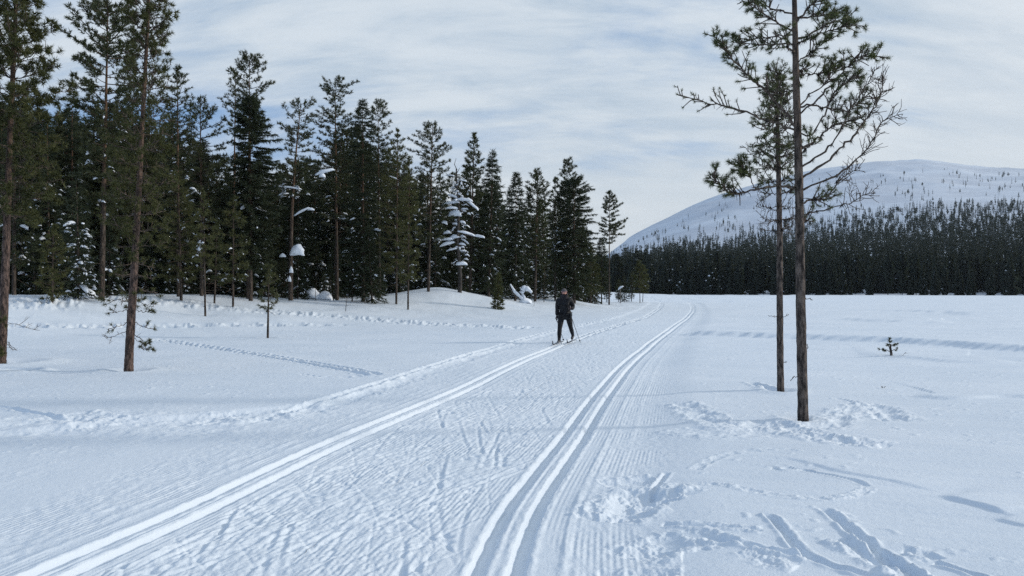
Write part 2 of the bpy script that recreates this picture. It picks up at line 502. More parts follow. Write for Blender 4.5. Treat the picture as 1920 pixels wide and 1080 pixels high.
    def churn(px, width, amp, cell=0.16, dig=0.6, world=None, broad=1.2):
        """trampled, broken snow along a line: clods thrown up and holes"""
        pts = curve_px(px) if world is None else np.asarray(world)
        i = masked(pts, width * 2.5)
        if not len(i): return
        x = Xr[i]; y = Yr[i]
        wob = 0.35 * width * pnoise(x / (width * 1.5), y / (width * 1.5) + 2)
        q, sd, t = poly_dist(x, y, pts)
        q = q + wob
        e = (1 - smooth(width * .55, width * 1.25, q)) * smooth(0, .04, t) * (1 - smooth(.96, 1, t))
        n = fbm(x / cell, y / cell, 4, 0.55); n2 = fbm(x / (cell * 2.7) + 3, y / (cell * 2.7), 2)
        clod = np.maximum(n + 0.25 * n2, -0.15)
        amp = amp * .62
        n3 = fbm(x / (cell * 4.5) + 7, y / (cell * 4.5), 2)
        zr[i] += e * amp * (1.0 * clod + 1.0 * n2 + broad * n3) - amp * dig * np.exp(-(q / (width * .5))**2) * e
        zr[i] += amp * 0.5 * np.exp(-((q - width * 1.05) / (width * .3))**2) * (0.5 + n) * smooth(0, .05, t) * (1 - smooth(.95, 1, t))
    def groove(px, width, depth, lip=0.35, fade=0.06, double=0.0, rough=0.15):
        base = curve_px(px)
        for off in ((-double / 2, double / 2) if double else (0,)):
            i = masked(base, width * 6 + abs(off))
            x = Xr[i]; y = Yr[i]
            q, sd, t = poly_dist(x, y, base)
            q = np.abs(q * sd - off + width * .2 * pnoise(x / .3, y / .3))
            e = smooth(0, fade, t) * (1 - smooth(1 - fade, 1, t)) * (1 + rough * 3 * pnoise(x / .4, y / .4))
            zr[i] += e * (-depth * (1 - smooth(width * .25, width * .75, q)) + depth * lip * np.exp(-((q - width) / (width * .35))**2) * (0.8 + 1.5 * pnoise(x / .12, y / .12)))
    def scarp(px, height, back, front, fade=0.15):
        """a drift with a long gentle far side and a short steep near side"""
        pts = curve_px(px)
        i = masked(pts, max(back, front) * 3)
        x = Xr[i]; y = Yr[i]
        q, sd, t = poly_dist(x, y, pts)
        s = q * sd + 0.25 * back * pnoise(x / 1.6, y / 1.6) * .4      # + on the far side (pts run left to right)
        e = smooth(0, fade, t) * (1 - smooth(1 - fade, 1.0, t))
        prof = np.where(s > 0, np.exp(-(np.maximum(s, 0) / back)**1.3), 1 - smooth(0, front, -s))
        zr[i] += height * e * prof
    # left: shoulder of the groomed corridor, churned in places
    Yb = np.geomspace(9.6, 48, 24)
    churn(None, 0.22, 0.035, 0.16, 0.2, world=np.stack([XL(Yb) - 1.42, Yb], 1))
    churn(None, 0.10, 0.035, 0.10, 1.6, world=np.stack([XL(Yb) - 1.72, Yb], 1))
    churn([(-250, 812), (0, 800), (110, 792), (230, 785), (350, 792), (480, 785)], 0.75, 0.032, 0.2, 0.1)
    churn([(120, 775), (180, 785), (215, 790)], 0.4, 0.07, 0.17, 0.0)
    churn([(380, 790), (430, 775), (480, 779), (560, 765)], 0.25, 0.05, 0.13, 0.0)
    groove([(-150, 755), (0, 762), (60, 772), (120, 782)], 0.09, 0.05)
    # snowmobile ruts between the trail and the wood
    churn([(-120, 627), (20, 621), (130, 612), (300, 607), (480, 605), (640, 604), (780, 606), (900, 611), (1010, 618)], 1.0, 0.17, 0.22, 0.35, broad=.35)
    churn([(-120, 640), (0, 634), (120, 630), (260, 624), (400, 619), (560, 614), (660, 611)], 0.4, 0.16, 0.24, 0.7, broad=.3)
    churn([(60, 588), (120, 594), (150, 603), (130, 612), (100, 622)], 0.6, 0.12, 0.22, 0.5, broad=.4)
    groove([(290, 637), (330, 642), (400, 652), (480, 664), (600, 683), (660, 693), (705, 703)], 0.12, 0.07, 0.25, 0.03, 0.26, 0.03)
    groove([(560, 700), (620, 706), (690, 703)], 0.08, 0.03)
    # right: trampled path round the pines
    churn([(1270, 752), (1300, 770), (1345, 792), (1390, 800), (1440, 797), (1490, 806)], 0.26, 0.055, 0.13, 0.5)
    churn([(1470, 802), (1520, 815), (1570, 826), (1620, 832), (1668, 838)], 0.24, 0.075, 0.14, 0.7)
    churn([(1530, 806), (1570, 785), (1600, 765), (1640, 762), (1672, 778), (1690, 790)], 0.24, 0.05, 0.13, 0.5)
    churn([(1270, 800), (1320, 815), (1400, 808), (1470, 812)], 0.3, 0.03, 0.12, 0.2)
    churn([(1560, 745), (1610, 757), (1660, 790)], 0.09, 0.03, 0.1, 1.0)
    # right: fallen skier's mess and ski prints close to the camera
    churn([(1125, 965), (1160, 945), (1200, 925), (1250, 922), (1290, 930)], 0.26, 0.085, 0.15, 0.9)
    churn([(1125, 895), (1180, 892), (1230, 890)], 0.16, 0.04, 0.12, 0.6)
    churn([(1180, 1035), (1240, 1015), (1310, 1010), (1340, 1030)], 0.2, 0.06, 0.14, 0.3)
    churn([(1240, 975), (1330, 985), (1430, 995)], 0.07, 0.04, 0.1, 1.0)
    churn([(1120, 1075), (1200, 1078), (1280, 1085)], 0.2, 0.05, 0.13, 0.3)
    groove([(1222, 918), (1236, 898), (1252, 880)], 0.045, 0.035, 0.3, 0.1)
    groove([(1320, 1008), (1400, 1022), (1470, 1040), (1530, 1050)], 0.07, 0.035, 0.4, 0.1)
    groove([(1438, 962), (1470, 995), (1490, 1022), (1530, 1050), (1610, 1075), (1700, 1090)], 0.055, 0.045, 0.3, 0.05)
    groove([(1542, 950), (1575, 975), (1605, 1003), (1640, 1030), (1690, 1062), (1760, 1110)], 0.065, 0.05, 0.35, 0.05)
    churn([(1560, 1010), (1640, 1045), (1720, 1095)], 0.12, 0.07, 0.12, 0.6)
    churn([(1690, 1035), (1720, 1040), (1745, 1050)], 0.12, 0.05, 0.11, 0.0)
    churn([(1410, 1030), (1450, 1050), (1500, 1062)], 0.13, 0.05, 0.11, 0.2)
    groove([(1750, 1055), (1790, 1065), (1850, 1085)], 0.05, 0.03)
    churn([(1300, 905), (1350, 908), (1420, 921), (1500, 932), (1570, 932), (1620, 920), (1628, 912)], 0.05, 0.032, 0.08, 0.2)
    groove([(1628, 912), (1600, 900), (1550, 890), (1500, 880)], 0.05, 0.02)
    churn([(1445, 878), (1470, 880), (1490, 878)], 0.07, 0.045, 0.1, 0.0)
    churn([(1300, 880), (1340, 860), (1400, 848), (1460, 843)], 0.06, 0.025, 0.09, 0.2)
    scarp([(1430, 852), (1500, 865), (1560, 880), (1650, 897), (1740, 915), (1800, 925)], 0.018, 0.5, 0.06, .3)
    scarp([(1750, 927), (1790, 936), (1830, 946), (1880, 960), (1910, 968)], 0.032, 0.6, 0.05, .3)
    scarp([(1860, 968), (1900, 978), (1960, 992), (2040, 1003)], 0.02, 0.5, 0.05)
    scarp([(1700, 742), (1790, 748), (1880, 742), (1980, 748)], 0.04, 1.2, 0.14)
    # right: the long drift step that lies in its own shade
    scarp([(1255, 624), (1330, 628), (1460, 633.5), (1640, 641), (1780, 650), (1920, 659), (2100, 670), (2300, 682)], 0.17, 4.0, 0.42, 0.12)
    scarp([(1570, 598), (1680, 604), (1800, 606)], 0.12, 6.0, 0.9)
    scarp([(1660, 582), (1750, 586), (1850, 592)], 0.16, 8.0, 1.1)
    scarp([(1600, 668), (1700, 671), (1800, 679), (1920, 680)], 0.05, 2.0, 0.3)
    # hollows round the trunks
    for x, y, r_, a in ((1505, 788, .16, .04), (1463, 733, .17, .05), (242, 695, .28, .06), (5, 680, .5, .12), (502, 633, .2, .04), (385, 612, .3, .04)):
        c = G(x, y); i = masked([c], r_ * 4)
        q = np.hypot(Xr[i] - c[0], Yr[i] - c[1])
        zr[i] += -a * np.exp(-(q / r_)**2) + a * .5 * np.exp(-((q - r_ * 1.9) / (r_ * .7))**2)
    groove([(1405, 716), (1430, 726), (1452, 733)], 0.14, 0.07, 0.3, 0.2)
    # the pit by the leftmost pine
    c = G(32, 695); i = masked([c], 2.5)
    ex = (Xr[i] - c[0]) / 0.42; ey = (Yr[i] - c[1]) / 0.30; q = np.hypot(ex, ey)
    zr[i] += -0.42 * (1 - smooth(0.5, 1.15, q)) + 0.05 * np.exp(-((q - 1.4) / .3)**2)
    return zr.reshape(X.shape)

# polar sheet round the viewpoint: fine inside the view, coarse behind
fine = np.linspace(R(-37), R(37), 1001)
coarse = np.linspace(R(37), R(323), 72)[1:-1]
ang = np.concatenate([fine, coarse])
# rows evenly spread in 1/distance near by, then geometric
inv = np.linspace(1 / 3.9, 1 / 75.0, 440)
rad = np.concatenate([[0.05], np.linspace(0.8, 3.8, 14), 1 / inv, np.geomspace(77, 330, 46)])
na, nr = len(ang), len(rad)
AA, RR = np.meshgrid(ang, rad)
RRc = RR / np.where(np.abs(AA) < R(37.01), np.cos(AA), math.cos(R(37)))
gX = RRc * np.sin(AA); gY = RRc * np.cos(AA)
gZ = zlarge(gX, gY)
Dd = zdetail(gX, gY)
view = (np.abs(AA) <= R(37.01))
gZ = gZ + np.where(view, Dd, Dd * 0.3)
gZ = gZ - 3.0 * smooth(262, 330, np.hypot(gX, gY))       # dips under the foot of the fell
dr_, dl_ = trail_d(gX, gY)
groom = (smooth(-1.5, -1.2, dl_) * (1 - smooth(0.8, 1.15, dr_))) * (1 - smooth(9, 26, gY)) * (gY > 1)
GV = np.stack([gX, gY, gZ], -1).reshape(-1, 3)
ii = np.arange(nr - 1)[:, None] * na; jj = np.arange(na)[None]; j2 = (jj + 1) % na
GQ = np.stack([ii + jj, ii + j2, ii + na + j2, ii + na + jj], -1).reshape(-1, 4)
cent_dl = dl_.ravel()[GQ[:, 0]]; cent_dr = dr_.ravel()[GQ[:, 0]]; cy_ = gY.ravel()[GQ[:, 0]]
vis = view.ravel()[GQ[:, 0]]
is_trail = (cent_dl > -1.42) & (cent_dr < 1.12) & (cy_ > 2.0) & (cy_ < 200) & vis

def submesh(name, sel):
    Q = GQ[sel]; used, invx = np.unique(Q.ravel(), return_inverse=True)
    me = mesh_np(name, GV[used], invx, np.arange(len(Q)) * 4, M_SNOW)
    for an, arr in (('groom', groom), ('trail_d', np.where(np.abs(dr_) < np.abs(dl_), dr_, dl_ + 7.7 * 0.042))):
        at = me.attributes.new(an, 'FLOAT', 'POINT'); at.data.foreach_set('value', np.ascontiguousarray(arr.ravel()[used], dtype=np.float32))
    return me, used
# shared vertex normals keep the seam between the two sheets invisible
def sheet_normals():
    dA = np.roll(GV.reshape(nr, na, 3), -1, 1) - np.roll(GV.reshape(nr, na, 3), 1, 1)
    dR = np.gradient(GV.reshape(nr, na, 3), axis=0)
    n = np.cross(dA, dR); n /= np.linalg.norm(n, axis=-1, keepdims=True) + 1e-12
    n[n[..., 2] < 0] *= -1
    return n.reshape(-1, 3)
SN = sheet_normals()
for nm, sel, lab in (('snow_ground', ~is_trail, 'open snow-covered ground and frozen bog'), ('ski_trail', is_trail, 'groomed cross-country ski trail with two pairs of tracks')):
    me, used = submesh(nm, sel)
    me.normals_split_custom_set_from_vertices(SN[used].astype(np.float32))
    structure(link(nm, me), lab)

def ground_z(x, y):
    return float(zlarge(np.array([x], float), np.array([y], float))[0])

# ------------------------------------------------------------------ the fell beyond the bog
sky_px = np.array([(-3000, 520), (-500, 515), (300, 505), (800, 520), (1000, 508), (1120, 500), (1180, 446), (1230, 420), (1300, 385), (1350, 365), (1400, 350), (1480, 330), (1560, 315), (1640, 304), (1720, 301), (1780, 307), (1840, 317), (1920, 320), (2100, 330), (2500, 380), (3500, 480), (6000, 515)], float)
for_px = np.array([(-3000, 548), (300, 540), (1000, 520), (1100, 505), (1180, 484), (1300, 468), (1400, 458), (1500, 445), (1600, 428), (1750, 408), (1920, 396), (2200, 400), (3000, 470), (6000, 540)], float)
D0, D1, D2 = 250.0, 820.0, 2600.0
def fell_z(x, D):
    """height of the fell at photo column x and depth D"""
    ys = np.interp(x, sky_px[:, 0], sky_px[:, 1]); yf = np.interp(x, for_px[:, 0], for_px[:, 1])
    for k in (25,):
        ys = 0.5 * ys + 0.25 * (np.interp(x - k, sky_px[:, 0], sky_px[:, 1]) + np.interp(x + k, sky_px[:, 0], sky_px[:, 1]))
    z1 = CAMZ + (HOR - yf) / F * D1; z2 = CAMZ + (HOR - ys) / F * D2
    t1 = np.clip((D - D0) / (D1 - D0), 0, 1); za = z1 * t1**1.35
    t2 = np.clip((D - D1) / (D2 - D1), 0, 1); zb = z1 + (z2 - z1) * (0.9 * t2 + 0.35 * t2 * (1 - t2))
    t2s = zb + (z2 - z1) * 0.1 * t2**2
    z = np.where(D < D1, za, t2s)
    z = np.where(D > D2, z2 * (1 - smooth(D2, 5600, D)) , z)
    return z - 1.2 * (1 - smooth(D0 - 25, D0 + 12, D))
fx = np.concatenate([np.linspace(-3000, 900, 50), np.linspace(920, 2300, 230), np.linspace(2340, 6000, 50)])
fd = np.concatenate([[226], np.linspace(238, 820, 60), np.linspace(850, 2600, 90), np.geomspace(2650, 6200, 20)])
FX, FD = np.meshgrid(fx, fd)
wx = (FX - 960) / F * FD
fz = fell_z(FX, FD)
amp = smooth(820, 1400, FD) * (1 - smooth(2250, 2600, FD) * 0.75)
fz = fz + amp * (9 * fbm(wx / 260, FD / 300, 4) + 2.5 * fbm(wx / 60, FD / 70, 3)) + smooth(D0 + 10, 500, FD) * (1 - smooth(820, 1100, FD)) * 1.5 * fbm(wx / 40, FD / 40, 3)
nrow, ncol = FX.shape
FV = np.stack([wx, FD, fz], -1).reshape(-1, 3)
a_i = np.arange(nrow - 1)[:, None] * ncol; a_j = np.arange(ncol - 1)[None]
FQ = np.stack([a_i + a_j, a_i + a_j + 1, a_i + ncol + a_j + 1, a_i + ncol + a_j], -1).reshape(-1, 4)
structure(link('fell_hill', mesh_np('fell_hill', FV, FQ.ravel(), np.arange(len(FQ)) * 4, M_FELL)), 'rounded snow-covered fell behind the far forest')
# the plain on all other sides, out to the horizon
ring = Geo()
aa = np.linspace(0, 2 * PI, 73)[:-1]
V = []
for r_, z_ in ((300, -1.2), (900, -1.3), (2500, -1.4), (6200, -1.6)):
    V += [(r_ * math.sin(a), r_ * math.cos(a), z_) for a in aa]
Q = [[k * 72 + j, k * 72 + (j + 1) % 72, (k + 1) * 72 + (j + 1) % 72, (k + 1) * 72 + j] for k in range(3) for j in range(72)]
ring.add(V, Q)
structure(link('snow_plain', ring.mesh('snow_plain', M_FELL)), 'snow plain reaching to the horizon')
# ------------------------------------------------------------------ trees
def perp(d, rng):
    r = rng.normal(size=3); r -= d * (r @ d); return r / (np.linalg.norm(r) + 1e-9)

def bend_line(p0, d0, L, n, rng, lift=0.0, wob=0.08):
    """polyline from p0 along d0, curving up (lift>0) or down, with a wobble"""
    P = [np.array(p0, float)]; d = np.array(d0, float); d /= np.linalg.norm(d)
    st = L / (n - 1)
    for k in range(n - 1):
        d = d + np.array([0, 0, lift / (n - 1)]) + rng.normal(size=3) * wob
        d /= np.linalg.norm(d); P.append(P[-1] + d * st)
    return np.array(P)

def along(P, t):
    t = np.clip(t, 0, 0.9999) * (len(P) - 1); i = int(t); f = t - i
    return P[i] * (1 - f) + P[i + 1] * f, P[i + 1] - P[i]

def tuft_pts(rng, p, d, n, spread, back):
    """origins and directions of n needles of one tuft round a twig end"""
    d = d / (np.linalg.norm(d) + 1e-9)
    v = rng.normal(size=(n, 3)); v -= np.outer(v @ d, d); v /= np.linalg.norm(v, axis=1, keepdims=True) + 1e-9
    f = rng.uniform(*spread, n)[:, None]
    D = d * (1 - f * 0.75) + v * f
    return p - d * (rng.random(n)[:, None] * back), D

def interp_prof(prof, z):
    """profile rows (z, left, right), top first"""
    a = np.array(prof, float); o = np.argsort(a[:, 0]); a = a[o]
    return np.interp(z, a[:, 0], a[:, 1]), np.interp(z, a[:, 0], a[:, 2])

def make_pine(rng, H, prof, rbase, lean=(0, 0), dens=1.0, tuft=0.17, wid=0.032, step=0.36, nblade=11, rise=0.15, dead=6, bow=0.0, top=.95):
    """a forest pine: returns trunk, branches and needles as Geo, plus places where snow can lie"""
    tr, br, nd = Geo(), Geo(), Geo(); spots = []
    zt = np.linspace(-0.3, H, 12); q = np.clip(zt / H, 0, 1)
    TP = np.stack([lean[0] * q + bow * np.sin(q * PI), lean[1] * q, zt], 1)
    tr.tube(TP, rbase * (1 - 0.93 * q**1.15) + 0.006, 8)
    def axis(z):
        f = z / H; return np.array([lean[0] * f + bow * math.sin(f * PI), lean[1] * f, z])
    zlo = min(p[0] for p in prof)
    z = H - 0.04; BP, BD, BL = [], [], []
    ph = rng.uniform(0, 6.28)
    p0, d0 = tuft_pts(rng, axis(H), np.array([0, 0, 1.0]), 24, (0.1, 0.8), 0.25); BP.append(p0); BD.append(d0)
    while z > zlo:
        n = int(rng.integers(4, 7)); wl, wr = interp_prof(prof, z); ph += 0.9 + rng.uniform(-.4, .4)
        for k in range(n):
            if rng.random() > 0.93 * min(1, dens + .25): continue
            az = ph + k * 2 * PI / n + rng.uniform(-.3, .3); c = math.cos(az)
            L = (wl * (1 - c) / 2 + wr * (1 + c) / 2) * rng.uniform(0.62, 1.12)
            if L < 0.06: continue
            t = (H - z) / H
            el = top * math.exp(-t * 9) + rise - 0.25 * t + rng.uniform(-.14, .14)
            d = np.array([c * math.cos(el), math.sin(az) * math.cos(el), math.sin(el)])
            zz_ = z + rng.uniform(-.1, .1)
            P = bend_line(axis(min(zz_, H)), d, L, 6, rng, 0.35, 0.09)
            br.tube(P, np.linspace(0.011 * L + 0.008, 0.006, 6), 3, False)
            if L > 0.5: spots.append((along(P, rng.uniform(.4, .9))[0], L))
            nt_ = max(3, int(L * 10.5 * dens))
            for j in range(nt_):
                tt = 1 - 0.8 * (j / nt_) * rng.uniform(0.75, 1.15) if j else 1.0
                if tt < 0.12: continue
                p, dd = along(P, tt); dd = dd / np.linalg.norm(dd)
                s = perp(dd, rng); s[2] = s[2] * 0.45 + 0.12
                tl = rng.uniform(.12, .34) * min(1, 0.35 + L) * (1.15 - 0.4 * tt)
                e = p + (dd * .6 + s * .8) * tl if j else p
                if j and tl > .14: br.tube(np.stack([p, e]), [0.006, 0.004], 3, False)
                vd = (e - p) if j else dd
                vd = vd / (np.linalg.norm(vd) + 1e-9) + np.array([0, 0, .25])
                a, b = tuft_pts(rng, e, vd, nblade, (0.25, 1.0), tuft * 0.9); BP.append(a); BD.append(b)
        z -= step * rng.uniform(.7, 1.3)
    for k in range(dead):
        z = rng.uniform(max(0.8, zlo * .3), max(zlo, 1.2)); az = rng.uniform(0, 6.28)
        d = np.array([math.cos(az), math.sin(az), rng.uniform(-.3, .1)])
        P = bend_line(axis(z), d, rng.uniform(.3, .9), 4, rng, -.1, .12); br.tube(P, [0.014, .010, .007, .004], 3, False)
    if BP:
        BP = np.concatenate(BP); BD = np.concatenate(BD)
        nd.blades(BP, BD, rng.uniform(.7, 1.15, len(BP)) * tuft, wid, rng)
    return tr, br, nd, spots

def make_spruce(rng, H, prof, rbase, lean=(0, 0), dens=1.0, blade=0.16, wid=0.04, step=0.24):
    """a dense dark spruce with drooping sprays"""
    tr, br, nd = Geo(), Geo(), Geo(); spots = []
    zt = np.linspace(-0.3, H, 10); q = np.clip(zt / H, 0, 1)
    tr.tube(np.stack([lean[0] * q, lean[1] * q, zt], 1), rbase * (1 - .95 * q) + .006, 7)
    zlo = min(p[0] for p in prof); z = H; ph = rng.uniform(0, 6.28); BP, BD = [], []
    p0, d0 = tuft_pts(rng, np.array([lean[0], lean[1], H + .1]), np.array([0, 0, 1.0]), 22, (.1, .7), .35); BP.append(p0); BD.append(d0)
    while z > zlo:
        n = int(rng.integers(5, 8)); wl, wr = interp_prof(prof, z); ph += 1.1
        f = z / H; ax = np.array([lean[0] * f, lean[1] * f, z])
        for k in range(n):
            az = ph + k * 2 * PI / n + rng.uniform(-.35, .35); c = math.cos(az)
            L = (wl * (1 - c) / 2 + wr * (1 + c) / 2) * rng.uniform(.6, 1.15)
            if L < .05: continue
            t = 1 - f; el = 0.75 * math.exp(-t * 10) - .12 - .35 * t + rng.uniform(-.12, .12)
            d = np.array([c * math.cos(el), math.sin(az) * math.cos(el), math.sin(el)])
            P = bend_line(ax + np.array([0, 0, rng.uniform(-.1, .1)]), d, L, 5, rng, .22, .05)
            if L > .7: br.tube(P, np.linspace(.008 * L + .008, .005, 5), 3, False)
            if L > .4: spots.append((along(P, rng.uniform(.45, .9))[0], L))
            m = max(4, int(L * 34 * dens)); tt = rng.uniform(.08, 1, m)**.8
            pts = np.array([along(P, q_)[0] for q_ in tt]); dd = P[-1] - P[0]; dd = dd / np.linalg.norm(dd)
            sd = np.cross(dd, [0, 0, 1.0]); sd /= np.linalg.norm(sd) + 1e-9
            sg = rng.choice([-1, 1], m)[:, None]
            D = dd * .75 + sd * sg * rng.uniform(.2, .9, m)[:, None] + np.array([0, 0, -1]) * rng.uniform(-.1, .75, m)[:, None] + rng.normal(size=(m, 3)) * .15
            BP.append(pts); BD.append(D)
            # hanging side twigs carry a second set of needles
            q2 = pts + D / np.linalg.norm(D, axis=1, keepdims=True) * blade * .55
            BP.append(q2); BD.append(D + rng.normal(size=(m, 3)) * .5)
        z -= step * rng.uniform(.75, 1.25) * (.6 + .5 * min(1, (H - z) / 2))
    BP = np.concatenate(BP); BD = np.concatenate(BD)
    nd.blades(BP, BD, rng.uniform(.65, 1.25, len(BP)) * blade * 1.35, wid, rng)
    return tr, br, nd, spots

# ---- lumps of snow: half a dozen shapes, shared by all branches
def ico(sub):
    import bmesh
    bm = bmesh.new(); bmesh.ops.create_icosphere(bm, subdivisions=sub, radius=1.0)
    V = np.array([v.co[:] for v in bm.verts]); Fc = np.array([[v.index for v in f.verts] for f in bm.faces]); bm.free()
    return V, Fc
ICO2 = ico(3); ICO1 = ico(1); ICO1b = ico(2)
def lump_mesh(seed, sx, sy, sz, V0F=ICO2, lobes=0.35):
    V, Fc = V0F; r = np.random.default_rng(seed); V = V.copy()
    n = pnoise(V[:, 0] * 1.3 + seed * 7, V[:, 1] * 1.3 + V[:, 2] * 1.7) + .4 * pnoise(V[:, 0] * 3 + seed, V[:, 2] * 3 - V[:, 1] * 2.2)
    V = V * (1 + lobes * n)[:, None]
    V[:, 2] = np.where(V[:, 2] < 0, V[:, 2] * .35, V[:, 2])       # flat where it lies on the branch
    V[:, 2] -= 0.28 * V[:, 0]**2                               # sags at its ends
    return V * [sx, sy, sz], Fc
CL = []
for k, (a, b, c) in enumerate(((1, .8, .75), (1.25, .7, .6), (.9, .8, .9), (1.5, .6, .5), (1, 1, .6), (1.2, .8, .8))):
    g = Geo(); g.add(*lump_mesh(k + 1, a, b, c, ICO1b)); CL.append(g.mesh('snow_clump', M_CLUMP))
CLBIG = []
for k, (a, b, c) in enumerate(((1, .8, .75), (1.7, .6, .5), (1, .9, .8))):
    g = Geo(); g.add(*lump_mesh(k + 21, a, b, c, ICO2)); CLBIG.append(g.mesh('snow_clump', M_CLUMP))

def flecks(spots, rng, n, lo, hi):
    g = Geo()
    if not spots: return g
    for k in range(n):
        p, L = spots[int(rng.integers(len(spots)))]
        s = rng.uniform(lo, hi); V, Fc = ICO1
        V = V * (1 + .3 * rng.normal(size=(len(V), 1))) * [s * rng.uniform(.9, 2.4), s * rng.uniform(.5, 1.0), s * rng.uniform(.35, .7)]
        a = math.atan2(p[1], p[0]) + rng.normal() * .3; ca, sa = math.cos(a), math.sin(a)
        V[:, 2] -= .25 * V[:, 0] + .8 * V[:, 0]**2 / s * .3
        V = np.stack([V[:, 0] * ca - V[:, 1] * sa, V[:, 0] * sa + V[:, 1] * ca, V[:, 2]], 1)
        g.add(V + p + np.array([0, 0, s * .25]) + rng.normal(size=3) * .08, Fc)
    return g

def assemble(name, label, cat, loc, parts, mats, group=None, snow=None, rng=None, big=0, nfl=0, size=(.025, .085), bigsize=(.12, .24), zmax=1e9):
    tr, br, nd, spots = parts
    root = thing(name, label, cat, loc, 0, group)
    t = link('trunk', tr.mesh('trunk', mats[0]), root)
    if br.V: link('branches', br.mesh('branches', mats[0] if mats[0] is M_DEAD else M_TWIG), t)['kind'] = 'stuff'
    if nd.V: link('crown', nd.mesh('crown', mats[1], False), root)
    low = [s for s in spots if s[0][2] < zmax]
    if nfl and low:
        o = link('snow_flecks', flecks(low, rng, nfl, *size).mesh('snow_flecks', M_CLUMP), root); o['kind'] = 'stuff'
    front = sorted(low, key=lambda s: s[0][1])[:max(1, int(len(low) * .6))]
    for k in range(big if front else 0):
        p, L = front[int(rng.integers(len(front)))]
        s = rng.uniform(*bigsize)
        link('snow_clump', CL[int(rng.integers(len(CL)))], root, tuple(p + np.array([0, 0, s * .2])), (rng.uniform(-.2, .2), rng.uniform(0, .6), math.atan2(p[1], p[0]) + rng.normal() * .2), (s * rng.uniform(.9, 1.5), s * .75, s * rng.uniform(.6, 1)))
    return root

def prof_m(rows, D, zb):
    return [(gz(y, D) - zb, 1.4 * a / F * D, 1.4 * b / F * D) for (y, a, b) in rows]

